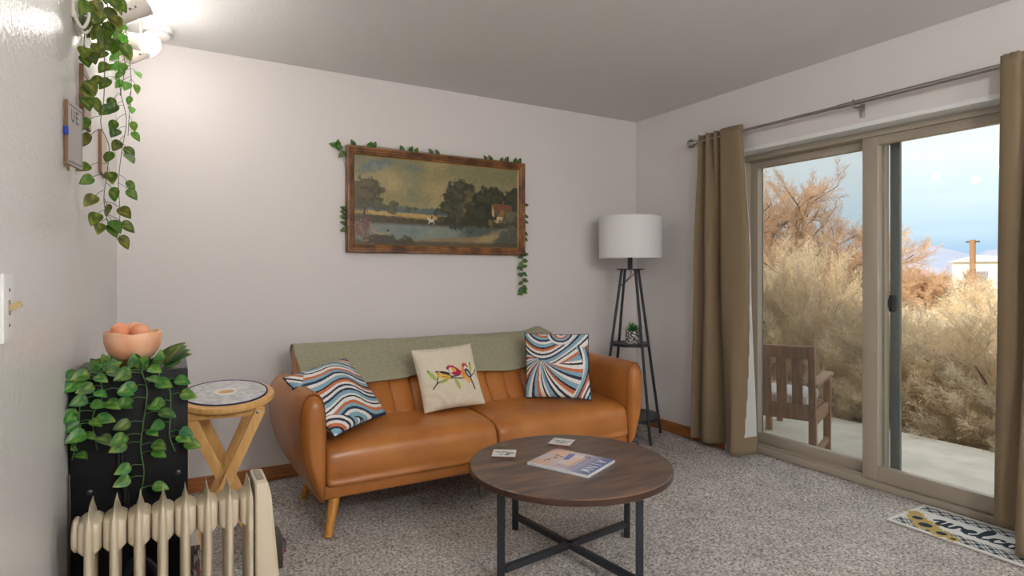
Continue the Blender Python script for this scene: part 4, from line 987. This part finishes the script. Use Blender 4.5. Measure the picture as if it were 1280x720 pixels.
for k in range(8):
    x = hx0 + pitch * k
    MB().loft([fin_ring(x, z, w, d) for z, w, d in sect]).loft([fin_ring(x, z, w, d) for z, w, d in hub_sect(.571, .030)]).loft([fin_ring(x, z, w, d) for z, w, d in hub_sect(.13, .022)]).build('fin', M['cream'], he, ang=50)
MB().lathe([(.040, 0), (.042, .003), (.041, .008), (.034, .013), (.001, .014)], (hx0 - hub + .001, HY, .571), 24, (-1, 0, 0)).build('end_cap', M['cream'], he)
bx0 = hx0 + pitch * 7 + .010
def cbox(z, x1, y0, y1): return [(bx0, y0 + .006, z), (bx0 + .004, y0, z), (x1 - .006, y0, z), (x1, y0 + .006, z), (x1, y1 - .006, z), (x1 - .006, y1, z), (bx0 + .004, y1, z), (bx0, y1 - .006, z)]
MB().loft([cbox(.646, bx0 + .027, HY - .06, HY + .06), cbox(.643, bx0 + .032, HY - .066, HY + .066), cbox(.61, bx0 + .040, HY - .075, HY + .075), cbox(.35, bx0 + .062, HY - .085, HY + .085), cbox(.12, bx0 + .070, HY - .085, HY + .085), cbox(.075, bx0 + .066, HY - .08, HY + .08)]).build('control_box', M['cream'], he, ang=30)
b = MB().box((bx0 + .016, HY, .6466), (.018, .085, .002), .0005)
for k in range(10): b.box((bx0 + .016, HY - .038 + k * .0085, .6482), (.016, .003, .0016))
b.build('top_grille', M['creamd'], he, smooth=False)
MB().box((bx0 + .060, HY - .02, .445), (.022, .09, .085), .004).build('control_panel', mat('dark_panel', rgb(52, 42, 40), .4), he)
MB().lathe([(.022, 0), (.02, .012), (.001, .013)], (bx0 + .071, HY - .005, .44), 20, (1, 0, 0)).build('dial', M['black'], he)
MB().box((bx0 + .072, HY - .048, .445), (.006, .014, .018), .002).build('power_switch', mat('red_switch', rgb(190, 40, 36), .4), he)
for sy in (-1, 1):
    for x in (hx0 + .01, hx0 + pitch * 6.5):
        MB().lathe([(.024, -.009), (.027, -.006), (.027, .006), (.024, .009)], (x, HY + sy * .09, .027), 20, (1, 0, 0)).build('caster', M['black'], he)
for x in (hx0 + .01, hx0 + pitch * 6.5):
    MB().box((x, HY, .058), (.03, .22, .02), .006).build('foot_bracket', M['black'], he)

# ------------------------------------------------------- ceiling spotlights
FX = -.125
sp = thing('ceiling_spotlight_bar', (FX, 2.85, ZC), 'white ceiling spotlight bar with lit bulbs above the left wall', 'ceiling light')
MB().box((FX, 2.85, ZC - .011), (.05, 1.0, .022), .006).build('bar', M['white'], sp)
mhd = mat('spot_enamel', rgb(226, 218, 206), .4)
def head(bulb, axis, stem_y):
    bulb, axis = Vector(bulb), Vector(axis).normalized()
    neck = bulb - axis * .030
    e = MB().lathe([(.001, -.105), (.024, -.105), (.031, -.098), (.033, -.085), (.034, 0), (.036, .002), (.036, .010), (.031, .010), (.030, -.02), (.001, -.025)], neck, 32, axis).build('spot_head', mhd, sp)
    piv = neck - axis * .05
    top = Vector((FX, stem_y, ZC - .02)); 
    side = axis.cross(Vector((0, 0, 1))).normalized() * .037
    b = MB().tube(spline([top, top + Vector((0, 0, -.05)), piv + side + Vector((0, 0, .06)), piv + side], 24), .0055, 10).tube([piv + side * 1.15, piv - side * .2], .006, 10)
    b.build('arm', mhd, e)
    for s_ in (-.02, .0): MB().lathe([(.0045, 0), (.0045, .003), (.001, .004)], neck - axis * .04 + side.normalized() * .0335 + axis * s_, 10, side).build('screw', M['greyfr'], e)
    prof = [(.001, -.03), (.014, -.03), (.016, -.018), (.030, -.004), (.0365, .014), (.036, .030), (.028, .042), (.012, .047), (.001, .048)]
    MB().lathe(prof, bulb - axis * .012, 28, axis).build('bulb', M['bulb'], e)
head((-.063, 2.61, 2.221), (.80, .10, .60), 2.56)
head((-.077, 2.84, 2.142), (.80, -.45, -.16), 2.80)
head((-.099, 3.20, 2.235), (.55, .62, .60), 3.12)
# shield shaped wall hook
hk = thing('wall_hook', (XL, 2.12, 1.95), 'white two-pronged hook on the left wall at the top of the vine', 'hook')
MB().box((XL + .004, 2.10, 1.99), (.008, .055, .12), .003).build('plate', mhd, hk)
for dy in (-.018, .018):
    MB().tube(spline([(XL + .006, 2.10 + dy, 1.95), (XL + .012, 2.10 + dy, 1.925), (XL + .026, 2.10 + dy * 1.2, 1.905), (XL + .038, 2.10 + dy * 1.4, 1.925), (XL + .042, 2.10 + dy * 1.5, 1.95)], 20), [.0045] * 19 + [.003], 10).build('prong', mhd, hk)
# smoke detector
SD = Vector((-.06, 3.49, ZC))
sd = thing('smoke_detector', SD, 'round white smoke detector on the ceiling corner by the spotlights', 'smoke detector')
MB().lathe([(.070, 0), (.070, -.012), (.066, -.016)][::-1] + [(.07, 0)], SD, 40, cap=True).build('base', M['white'], sd)
MB().lathe([(.001, -.046), (.040, -.046), (.052, -.041), (.060, -.028), (.064, -.016), (.001, -.016)], SD, 40).build('cover', M['white'], sd)
b = MB()
for k in range(36):
    a = k * math.pi / 18; b.box(SD + Vector((.0605 * math.cos(a), .0605 * math.sin(a), -.028)), (.006, .003, .010), 0, Matrix.Rotation(a, 3, 'Z'))
b.build('vents', mat('vent_grey', rgb(150, 146, 140), .6), sd, smooth=False)

# --------------------------------------------------------- left wall signs
mside = mat('sign_side', rgb(136, 98, 68), .6)
def sign(y0, y1, z0, z1, th_, face_c, label, text=None, lean=0.0):
    e = thing('wall_sign', (XL, y0, z0), label, 'sign', 'wooden signs on the left wall'); e.rotation_euler = (0, 0, lean); e.location.x += .003 if lean else 0
    MB().box((XL + th_ / 2, (y0 + y1) / 2, (z0 + z1) / 2), (th_, y1 - y0, z1 - z0), .001).build('board', mside, e)
    h = 100; w = max(20, int(h * (y1 - y0) / (z1 - z0))); im = Img(h, w, face_c); A = w / h
    im.a *= (.97 + .05 * fbm(h, w, 5, 3, 3)[..., None])
    if text:
        for l in ([(.04, .06), (A - .05, .06)], [(A - .05, .06), (A - .05, .95)], [(.04, .95), (A - .05, .95)]): im.line(l, .009, (74, 68, 66))
        letters(im, text, A - .50, .12, .17, (64, 60, 62), .014, .20)
    b, cc = img_panel(im, lambda u, v: (XL + th_ + .0006, y0 + (y1 - y0) * u, z1 - (z1 - z0) * v))
    b.build('face', attr_mat('sign_face', .5), e, cols=cc)
    return e
s = sign(1.925, 2.035, 1.492, 1.660, .008, (186, 180, 178), 'small grey board with dark capital letters on the left wall, turned slightly outward', 'UE', R(-10))
MB().box((XL + .005, 1.922, 1.578), (.010, .006, .022), .001).build('blue_tag', mat('blue_tag', rgb(40, 66, 170), .5), s)
MB().box((XL + .006, 1.935, 1.484), (.005, .006, .02), .001).build('hanger', mside, s)
sign(2.24, 2.44, 1.68, 1.85, .011, (196, 176, 162), 'brown-edged wooden sign partly hidden behind the hanging vine leaves')
sign(2.79, 3.0, 1.60, 1.765, .011, (206, 186, 170), 'brown-edged wooden sign nearest the corner, behind the vine stems')
# light switch
sw = thing('light_switch', (XL, 1.303, 1.146), 'white light switch plate with beige toggle on the left wall', 'light switch')
MB().box((XL + .003, 1.302, 1.146), (.006, .072, .117), .0025).build('plate', M['white'], sw)
MB().box((XL + .0062, 1.302, 1.146), (.002, .012, .026), .0005).build('slot', mat('switch_slot', rgb(150, 140, 120), .6), sw)
MB().bar((XL + .004, 1.302, 1.144), (XL + .022, 1.302, 1.153), .008, .011, .001).build('toggle', mat('beige_toggle', rgb(178, 156, 112), .5), sw)
for dz in (-.03, .03): MB().lathe([(.003, 0), (.003, .001), (.001, .0015)], (XL + .006, 1.302, 1.146 + dz), 10, (1, 0, 0)).build('screw', M['greyfr'], sw)

# ----------------------------------------------------------------- doormat
mx0, mx1, my0, my1 = 3.022, 3.39, .86, 1.602
dm = thing('door_mat', ((mx0 + mx1) / 2, (my0 + my1) / 2, 0), 'white welcome mat with dark check border and sunflowers at the patio door', 'doormat')
h = 190; w = int(h * (my1 - my0) / (mx1 - mx0)); im = Img(h, w, (226, 224, 218)); A = w / h
ink = (56, 66, 74)
for (ya, yb) in ((.06, .26), (.74, .95)):
    msk = (im.Y > ya) & (im.Y < yb) & (im.X > .05) & (im.X < A - .05)
    u = im.X * 7.0; v = (im.Y - ya) / (yb - ya) * 2.2
    a1 = (np.mod(u + v * .55, 1) < .42); a2 = (np.mod(u - v * .55, 1) < .42); a3 = np.abs(np.mod(u + v * .55, 1) - .7) < .05; a4 = np.abs(np.mod(u - v * .55, 1) - .7) < .05
    im.put(msk * ((a1 & a2) * 1.0 + ((a1 ^ a2) * .45)), ink); im.put(msk * (a3 | a4) * .8, ink)
im.line([(.02, .02), (A - .02, .02), (A - .02, .98), (.02, .98), (.02, .02)], .012, (232, 230, 224))
nn = fbm(h, w, 20, 4, 3) - .5
FL = ((.10, .46, .09, 0), (.19, .60, .125, .062), (.36, .76, .15, .078), (.28, .66, .12, 0), (.59, .86, .12, .058), (.47, .80, .10, 0), (.74, .91, .075, .032))
for (x, y, r_, c_) in FL:
    ang = np.arctan2(im.Y - y, im.X - x); im.ell(x, y, r_, r_, (196, 168, 108), 0, .15, 1, .12 * np.sin(ang * 9) + nn * .8); im.ell(x, y, r_ * .8, r_ * .8, (180, 150, 90), 0, .6, .5, .3 * np.sin(ang * 9 + 1))
for (x, y, r_, c_) in FL:
    if c_: im.ell(x, y, c_, c_ * .95, ink, 0, .1)
def stroke(pts, wd): 
    sp_ = [tuple(p) for p in spline(pts, 70)]
    ws = [wd * (.45 + .75 * abs(math.sin(math.atan2(sp_[min(i + 1, 69)][1] - sp_[max(i - 1, 0)][1], sp_[min(i + 1, 69)][0] - sp_[max(i - 1, 0)][0])))) for i in range(70)]
    im.line(sp_, ws, ink)
def wtext(x, y, s, sy):
    tr_ = lambda L: [(x + a * s, y + b * sy) for a, b in L]
    stroke(tr_([(-.05, .35), (.10, .05), (.25, .0), (.22, .5), (.25, .95), (.42, .9), (.55, .3), (.56, .1), (.54, .7), (.66, 1.0), (.84, .8), (.92, .2), (.98, .05), (1.10, .25), (1.22, .25)]), .024)
    stroke(tr_([(1.22, .25), (1.30, .75), (1.50, .55), (1.62, .25), (1.50, .05), (1.38, .35), (1.42, .85), (1.62, 1.0), (1.85, .7), (2.10, -.2), (2.12, -.75), (1.98, -.8), (1.92, -.1), (1.96, .8), (2.12, 1.0), (2.35, .75)]), .024)
    stroke(tr_([(2.78, .25), (2.68, .08), (2.48, .25), (2.42, .7), (2.58, 1.0), (2.82, .8), (3.0, .45)]), .024)
    stroke(tr_([(3.22, .1), (3.02, .25), (2.98, .75), (3.14, 1.0), (3.34, .8), (3.36, .3), (3.2, .1), (3.34, .3), (3.55, .3)]), .024)
    stroke(tr_([(3.55, .3), (3.68, .1), (3.68, .95), (3.72, .4), (3.92, .1), (3.98, .4), (3.98, .95), (4.02, .4), (4.22, .1), (4.30, .4), (4.30, .9), (4.46, .95), (4.58, .75)]), .024)
    stroke(tr_([(4.58, .75), (4.84, .55), (4.94, .25), (4.80, .05), (4.66, .35), (4.70, .85), (4.90, 1.0), (5.15, .8)]), .024)
wtext(.36, .42, .26, .19)
b, cc = img_panel(im, lambda u, v: (mx1 - (mx1 - mx0) * v, my1 - (my1 - my0) * u, .0085)); b.build('printed_face', attr_mat('mat_print', .95, (300, .4, .001), .05), dm, cols=cc)
MB().box(((mx0 + mx1) / 2, (my0 + my1) / 2, .0045), (mx1 - mx0, my1 - my0, .007), .002).build('backing', mat('mat_backing', rgb(214, 208, 196), .9), dm)

# ----------------------------------------------------------------- outside
ZP = -.18
slab('patio', (XR + WT, -1.5, ZP - .25), (5.53, 8.0, ZP), M['concrete'])
slab('door_sill', (XR + .0, DY0, -.15), (XD + .16, DY1, -.012), M['concrete'])
slab('exterior_footing', (XR, YF, -.45), (XR + WT, YB + 3, -.15), M['concrete'])
roof = MB().box((XR + .55, 1.2, ZC + .2), (1.5, 9.5, .12)); struct('roof_eave', roof, M['taupe'], smooth=False)
slab('ground', (3.3, -60, -.75), (420, 260, -.45), M['dirt'])
slab('exterior_wall', (XR + .0, YB + .15, -.4), (XR + WT, YB + 3, ZC), M['taupe'])
# armchair on the patio
def rf(r_, f_): return Vector((CC * r_ + CS * f_, -CS * r_ + CC * f_, 0))
rb = rf(2.086, 4.115); rfr = rf(2.423, 4.563); fw = (rfr - rb).normalized(); lf = Vector((-fw.y, fw.x, 0)); dep = (rfr - rb).length; WC = .60
ac = thing('patio_armchair', rb + lf * WC / 2 + fw * dep / 2 + Vector((0, 0, ZP)), 'brown wooden slatted armchair on the patio, seen from behind through the glass', 'chair')
crot = Matrix((fw, lf, Vector((0, 0, 1)))).transposed()
def cp(a, b_, z): return rb + fw * a + lf * b_ + Vector((0, 0, ZP + z))
for w_ in (0, WC):
    MB().bar(cp(0, w_, 0), cp(.0, w_, .38), .05, .042, .004, fw).bar(cp(0, w_, .37), cp(-.05, w_, .885), .046, .042, .006, fw).build('rear_post', M['chair'], ac)
    MB().bar(cp(dep, w_, 0), cp(dep, w_, .60), .05, .042, .004, fw).build('front_leg', M['chair'], ac)
    MB().box(cp(dep * .52 - .0, w_, .613), (dep + .10, .075, .026), .008, crot).build('armrest', M['chair'], ac)
    MB().box(cp(dep / 2, w_, .36), (dep - .03, .026, .085), .003, crot).build('side_rail', M['chair'], ac)
    MB().box(cp(dep / 2, w_, .115), (dep - .03, .026, .045), .003, crot).build('side_stretcher', M['chair'], ac)
def bk_(z): return -.05 * max(0, (z - .37)) / .515
MB().box(cp(bk_(.84), WC / 2, .835), (.028, WC - .035, .085), .005, crot).build('top_rail', M['chair'], ac)
MB().box(cp(bk_(.42), WC / 2, .415), (.028, WC - .035, .115), .005, crot).build('lower_rail', M['chair'], ac)
for k in range(5):
    y = .095 + k * (WC - .19) / 4
    MB().bar(cp(bk_(.46), y, .45), cp(bk_(.81), y, .81), .016, .068, .003, lf).build('back_slat', M['chair'], ac)
MB().box(cp(dep, WC / 2, .36), (.026, WC - .04, .085), .003, crot).build('front_rail', M['chair'], ac)
for k in range(7): MB().box(cp(.05 + k * (dep - .08) / 6, WC / 2, .408), (.055, WC - .03, .016), .003, crot).build('seat_slat', M['chair'], ac)
# cushion on it
b = MB(); P = []
mcu, nt, bs = new_mat('ticking_cushion'); wv = nt.nodes.new('ShaderNodeTexWave'); wv.inputs['Scale'].default_value = 22; tc = nt.nodes.new('ShaderNodeTexCoord'); cr = nt.nodes.new('ShaderNodeValToRGB')
cr.color_ramp.elements[0].color = rgb(232, 230, 228); cr.color_ramp.elements[0].position = .7; cr.color_ramp.elements[1].color = rgb(176, 172, 180)
nt.links.new(tc.outputs['Object'], wv.inputs['Vector']); nt.links.new(wv.outputs['Color'], cr.inputs['Fac']); nt.links.new(cr.outputs['Color'], bs.inputs['Base Color']); bs.inputs['Roughness'].default_value = .9
b.box((0, 0, 0), (.44, .50, .09), .04, None, 4)
b.v = [tuple(cp(.31 + v[0], WC / 2 + v[1] , .465 + v[2] + .02 * (1 - (v[0] / .22) ** 2) * (1 - (v[1] / .25) ** 2) * (1 if v[2] > 0 else 0))) for v in b.v]
tag(b.build('seat_cushion', mcu, ang=60), 'white striped seat cushion on the wooden patio armchair', 'cushion')
# low table next to it
tcx = Vector((4.627, 3.445, 0)) + lf * .20 + fw * .18
tb = thing('patio_side_table', tcx + Vector((0, 0, ZP)), 'low wooden side table on the patio beyond the armchair', 'table')
for a in (-.2, .2):
    for c_ in (-.2, .2): MB().bar(tcx + fw * a + lf * c_ + Vector((0, 0, ZP)), tcx + fw * a + lf * c_ + Vector((0, 0, ZP + .34)), .05, .05, .004, fw).build('leg', M['chair'], tb)
for k in range(5): MB().box(tcx + lf * (-.19 + k * .095) + Vector((0, 0, ZP + .352)), (.50, .085, .024), .004, crot).build('top_slat', M['chair'], tb)

# ------------------------------------------------ tamarisk shrubs and tree
def plume_template(seed, K=44, spread=.5, droop=.25):
    r = np.random.RandomState(seed); V, T = [], []
    def ribbon(p0, d, L_, w, t0, t1):
        d = d / np.linalg.norm(d); s_ = np.cross(d, r.randn(3)); s_ /= np.linalg.norm(s_); sag = np.array([0, 0, -droop * L_ * .5])
        for i, t in enumerate((0, .5, 1)):
            c = p0 + d * L_ * t + sag * t * t; ww = w * (1, .8, .15)[i]
            V.append(c - s_ * ww); V.append(c + s_ * ww); T.extend([t0 + (t1 - t0) * t] * 2)
    bend = r.randn(2) * .12
    st_ = lambda t: np.array([bend[0] * t * t, bend[1] * t * t, t])
    for i in range(3): ribbon(st_(i / 3), st_((i + 1) / 3) - st_(i / 3), .36, .006 * (1 - i * .25), 0, .3)
    for k in range(K):
        t = .12 + .88 * (k + r.rand()) / K; a = r.rand() * 2 * np.pi
        d = np.array([np.cos(a) * spread, np.sin(a) * spread, .55 + .3 * r.rand()])
        L_ = (.22 + .2 * r.rand()) * (1.15 - .6 * t); p0 = st_(t); ribbon(p0, d, L_, .0055, .3, .9)
        for m in range(2):
            q_ = p0 + d / np.linalg.norm(d) * L_ * (.3 + .5 * r.rand()); ribbon(q_, d + r.randn(3) * .45, L_ * .5, .004, .5, 1.0)
    V = np.array(V); n = len(V) // 6; o = np.arange(n)[:, None] * 6
    F = np.concatenate([o + np.array([[0, 1, 3, 2]]), o + np.array([[2, 3, 5, 4]])])
    return V, F, np.array(T)
TPL = [plume_template(s_) for s_ in range(4)]
def scatter(P, D, S_, seed, pal_lo, pal_hi):
    """plumes at points P along D with sizes S_"""
    r = np.random.RandomState(seed); VV, FF, CCs = [], [], []; off = 0
    lo, hi = s2l(np.array(pal_lo)), s2l(np.array(pal_hi))
    for k in range(len(P)):
        V, F, T = TPL[k % 4]; d = D[k] / np.linalg.norm(D[k]); u = np.cross(d, r.randn(3)); u /= np.linalg.norm(u); w = np.cross(d, u)
        VV.append((V @ np.stack([u, w, d])) * S_[k] + P[k]); FF.append(F + off); off += len(V)
        g = r.rand(); i = r.randint(len(lo)); c = lo[i] * (1 - T[:, None]) + hi[i] * T[:, None]; CCs.append(c * (.82 + .36 * g))
    return np.concatenate(VV), np.concatenate(FF), np.concatenate(CCs)
LO = [(190, 173, 152), (180, 167, 150), (198, 180, 154)]; HI = [(248, 226, 188), (234, 216, 186), (252, 232, 194)]
def shrub_mesh(seed, N, rx, ry, hz):
    r = np.random.RandomState(seed); u = r.randn(N, 3); u /= np.linalg.norm(u, axis=1)[:, None]; u[:, 2] = np.abs(u[:, 2])
    rad = r.rand(N) ** .38; P = u * rad[:, None] * np.array([rx, ry, hz]) * .86; P[:, 2] = np.maximum(P[:, 2], r.rand(N) * .25)
    lump = 1 + .18 * np.sin(P[:, 1] * 5 + seed) * np.sin(P[:, 0] * 4 + 2 * seed); P[:, 2] *= lump
    D = u * np.array([.8, .8, .7]) + np.array([0, 0, .55]) + r.randn(N, 3) * .28
    D[:, 2] = np.maximum(D[:, 2], .05)
    return scatter(P, D, .24 + .26 * r.rand(N), seed, LO, HI)
sh_cache = {}
def shrub(loc, rot, seed, dims, N, scale, label, zs=1.0):
    e = thing('tamarisk_shrub', loc, label, 'shrub', 'dry shrubs beyond the patio')
    if (seed, dims) not in sh_cache:
        V, F, C = shrub_mesh(seed, N, *dims); f = np_mesh('foliage', V, F, M['twig'], e, C); f.matrix_parent_inverse = Matrix.Identity(4)
        b = MB(); r = random.Random(seed)
        for k in range(9):
            a = r.random() * 6.28; L_ = r.uniform(.5, .8)
            b.tube(spline([(0, 0, -.1), (.15 * math.cos(a) * dims[0], .15 * math.sin(a) * dims[1], .3 * dims[2]), (L_ * math.cos(a) * dims[0], L_ * math.sin(a) * dims[1], .75 * dims[2])], 12), list(np.linspace(.022, .005, 12)), 6)
        s_ = b.build('stems', M['bark'], e); s_.matrix_parent_inverse = Matrix.Identity(4); sh_cache[(seed, dims)] = (f, s_)
    else:
        for o in sh_cache[(seed, dims)]:
            c = o.copy(); c.parent = e; col.objects.link(c)
    e.rotation_euler = (0, 0, rot); e.scale = (scale, scale, scale * zs * (1 + .06 * math.sin(seed * 3 + loc[1])))
    return e
ZG = -.45
A_ = (.95, 1.0, 1.50); B_ = (1.0, 1.1, 1.42)
shrub((6.55, 2.35, ZG), .3, 1, A_, 1150, 1.0, 'dense tan shrub at the patio edge, behind the right curtain side of the glass', 0.82)
shrub((6.60, 3.45, ZG), 1.9, 2, B_, 1150, 1.02, 'dense tan shrub at the patio edge, seen through the sliding panel right of the latch', .84)
shrub((6.65, 4.55, ZG), 4.0, 1, A_, 1150, 1.10, 'greyish brown shrub at the patio edge, seen behind the patio armchair')
shrub((6.7, 5.6, ZG), .9, 2, B_, 1150, 1.16, 'greyish brown shrub at the patio edge, at the left side of the fixed glass')
shrub((6.5, 1.2, ZG), 2.6, 2, B_, 1150, .98, 'dense tan shrub at the patio edge, furthest right and mostly hidden by the curtain', 0.85)
shrub((8.3, 3.1, ZG), 5.1, 1, A_, 1150, 1.06, 'golden shrub in the second row, below the utility pole', 0.72)
shrub((8.4, 4.7, ZG), 2.2, 2, B_, 1150, 1.16, 'golden shrub in the second row, behind the shrub right of the latch', .74)
shrub((8.6, 6.3, ZG), 3.3, 1, A_, 1150, 1.22, 'golden shrub in the second row, below the bare tree')
shrub((8.2, 7.6, ZG), 1.1, 2, B_, 1150, 1.2, 'golden shrub in the second row, left of the bare tree trunk')
shrub((11.5, 4.6, ZG), 1.7, 1, A_, 1150, 1.2, 'pale golden shrub further off, left of the utility pole', 0.68)
shrub((11.5, 6.8, ZG), 2.9, 2, B_, 1150, 1.25, 'pale golden shrub further off, between the bare tree and the small far tree', 0.72)
def tree(loc, seed, H_, levels, label, pts0, tipsize, nper, trunk_r):
    e = thing('bare_tree', loc, label, 'tree', None); r = np.random.RandomState(seed); b = MB(); P, D = [], []
    def grow(p, d, L_, rad, lev):
        pts = [p]; q_ = p.copy(); dd = d / np.linalg.norm(d); n = 6
        for i in range(n):
            dd = dd + r.randn(3) * .13 + np.array([0, 0, .02 if lev < 2 else -.03]); dd /= np.linalg.norm(dd); q_ = q_ + dd * L_ / n; pts.append(q_.copy())
        b.tube([tuple(x) for x in pts], list(np.linspace(rad, rad * .55, n + 1)), 7 if lev < 2 else 5)
        if lev >= levels:
            for i in range(1, n + 1):
                for k in range(nper): P.append(pts[i] + r.randn(3) * .02); D.append(dd + r.randn(3) * .55 + np.array([0, 0, .25]))
            return
        kids = 3 if lev < 2 else 3
        for k in range(kids):
            t = 2 + r.randint(n - 1); side = r.randn(3); side[2] = abs(side[2]) * .5 + .1; side /= np.linalg.norm(side)
            grow(pts[min(t, n)], dd * .75 + side * .9, L_ * (.58 + .2 * r.rand()), rad * .52, lev + 1)
        grow(pts[-1], dd + r.randn(3) * .25, L_ * .7, rad * .55, lev + 1)
    for d0, L0 in pts0: grow(np.zeros(3) if L0 > 0 else np.zeros(3), np.array(d0, float), abs(L0), trunk_r, 0)
    b.v = [tuple(Vector(v) + Vector(loc)) for v in b.v]; b.build('branches', M['bark'], e, ang=180)
    P = np.array(P) + np.array(loc); D = np.array(D); V, F, C = scatter(P, D, tipsize * (.7 + .6 * r.rand(len(P))), seed, [(176, 148, 122), (166, 142, 122)], [(236, 200, 160), (228, 192, 158)])
    np_mesh('twigs', V, F, M['twig'], e, C)
    return e
t1 = tree((9.3, 6.75, ZG), 5, 3.4, 3, 'large bare tree with feathery tan twigs rising behind the shrubs', [((-.05, .1, 1), 1.9), ((.2, -.45, 1), 1.35), ((-.2, .6, .8), 1.6), ((.1, -.9, .75), 1.25), ((.75, -.55, .60), 1.15)], .37, 1, .075)
tree((19.5, 9.1, ZG), 9, 2.6, 3, 'small bare tree far beyond the shrubs, left of the utility pole', [((0, .6, .8), .80), ((0, -.6, .8), .80), ((.2, .1, 1), .75)], .36, 1, .05)
# utility pole, far white building, hills
up_ = thing('utility_pole', (30, 12.32, ZG), 'brown wooden utility pole in the distance beyond the shrubs', 'pole')
MB().tube([(30, 12.32, ZG), (30, 12.32, 2.66)], [.13, .105], 12).build('pole', mat('pole_wood', rgb(150, 112, 84), .9), up_)
MB().box((30, 12.32, 2.58), (.09, .5, .08), .01).build('crossarm', M['bark'], up_)
fb = thing('white_building', (46, 17.9, ZG), 'low white building far away at the right of the utility pole', 'building')
mwb = mat('white_siding', rgb(236, 232, 224), .8)
MB().box((46, 17.9, .75), (4, 2.6, 2.4)).build('wall', mwb, fb, smooth=False)
P0 = [(43.8, 16.4, 1.95), (48.2, 16.4, 1.95), (48.2, 17.9, 2.35), (43.8, 17.9, 2.35)]; 
rfm = MB().add(P0 + [(43.8, 19.4, 1.95), (48.2, 19.4, 1.95)], [(0, 1, 2, 3), (3, 2, 5, 4), (0, 3, 4), (1, 5, 2)]); rfm.build('roof', mat('grey_roof', rgb(206, 200, 192), .8), fb, smooth=False)
MB().box((43.98, 17.7, 1.0), (.06, .9, .7), .01).build('window', mat('dark_pane', rgb(120, 124, 130), .3), fb)
def hills():
    V, F = [], []; n = 120; h = fbm(4, n, 2, 44, 5, 14)[1]
    for j in range(n):
        a = R(0) + R(80) * j / (n - 1); d = 330
        for (dd, z) in ((-40, -1), (0, 4 + 20 * h[j] * (1.0 - .004 * j)), (60, 2)): V.append(((d + dd) * math.cos(a), (d + dd) * math.sin(a), z))
    for j in range(n - 1):
        for k in range(2): F.append((j * 3 + k, j * 3 + 3 + k, j * 3 + 4 + k, j * 3 + 1 + k))
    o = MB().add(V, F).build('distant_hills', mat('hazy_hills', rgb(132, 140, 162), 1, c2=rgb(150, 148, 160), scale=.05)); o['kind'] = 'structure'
hills()

# ------------------------------------------------------------------ light
for k, (x, y) in enumerate(((.95, -.75), (1.7, -2.0))):  # invented fill lamps, out of view, added to brighten the interior
    e = thing('fill_globe_light', (x, y, ZC), 'added white fill globe below the ceiling behind the viewer, out of view', 'ceiling light', 'added fill globes behind the viewer')
    MB().lathe([(.001, -.03), (.05, -.028), (.06, -.01), (.06, 0)], (x, y, ZC), 32).build('canopy', M['white'], e)
    MB().tube([(x, y, ZC - .02), (x, y, ZC - .12)], .008, 10).build('stem', M['white'], e)
    MB().sphere((x, y, ZC - .25), .14, 32, 20).build('globe', M['fill_glow'], e)
sun = bpy.data.lights.new('sun', 'SUN'); so = bpy.data.objects.new('sun', sun); col.objects.link(so)
sun.energy = 5.0; sun.angle = R(.6); sun.color = (1, .93, .82)
d = Vector((math.cos(R(40)), .12, -math.sin(R(40)))); so.rotation_euler = d.to_track_quat('-Z', 'Y').to_euler(); so.location = (-5, 0, 8)
wd = bpy.data.worlds.new('sky'); scn.world = wd; wd.use_nodes = True; nt = wd.node_tree; bg = nt.nodes['Background']
tc = nt.nodes.new('ShaderNodeTexCoord'); sx = nt.nodes.new('ShaderNodeSeparateXYZ'); nt.links.new(tc.outputs['Generated'], sx.inputs[0])
cr = nt.nodes.new('ShaderNodeValToRGB'); e = cr.color_ramp.elements
e[0].position = 0; e[0].color = rgb(176, 206, 228); e[1].position = 1; e[1].color = (1.5, 1.65, 1.8, 1)
for p, c in ((.03, rgb(168, 202, 228)), (.075, rgb(202, 224, 237)), (.16, rgb(230, 240, 244)), (.35, rgb(240, 246, 248))):
    k = e.new(p); k.color = c
n = nt.nodes.new('ShaderNodeTexNoise'); n.inputs['Scale'].default_value = 3; n.inputs['Detail'].default_value = 6
mp = nt.nodes.new('ShaderNodeMapping'); mp.inputs['Scale'].default_value = (1, 1, 7); nt.links.new(tc.outputs['Generated'], mp.inputs[0]); nt.links.new(mp.outputs[0], n.inputs['Vector'])
cl = nt.nodes.new('ShaderNodeValToRGB'); cl.color_ramp.elements[0].position = .45; cl.color_ramp.elements[0].color = (0, 0, 0, 1); cl.color_ramp.elements[1].position = .75; cl.color_ramp.elements[1].color = (.5, .5, .5, 1)
mx = nt.nodes.new('ShaderNodeMixRGB'); mx.inputs[2].default_value = rgb(240, 245, 248)
nt.links.new(n.outputs['Fac'], cl.inputs[0]); nt.links.new(cl.outputs[0], mx.inputs[0]); nt.links.new(sx.outputs['Z'], cr.inputs[0]); nt.links.new(cr.outputs[0], mx.inputs[1]); nt.links.new(mx.outputs[0], bg.inputs['Color'])
bg.inputs['Strength'].default_value = 1.1

vs = scn.view_settings; vs.view_transform = 'Standard'; vs.look = 'None'; vs.gamma = 1; vs.exposure = 0.22
try: vs.use_curve_mapping = False
except Exception: pass
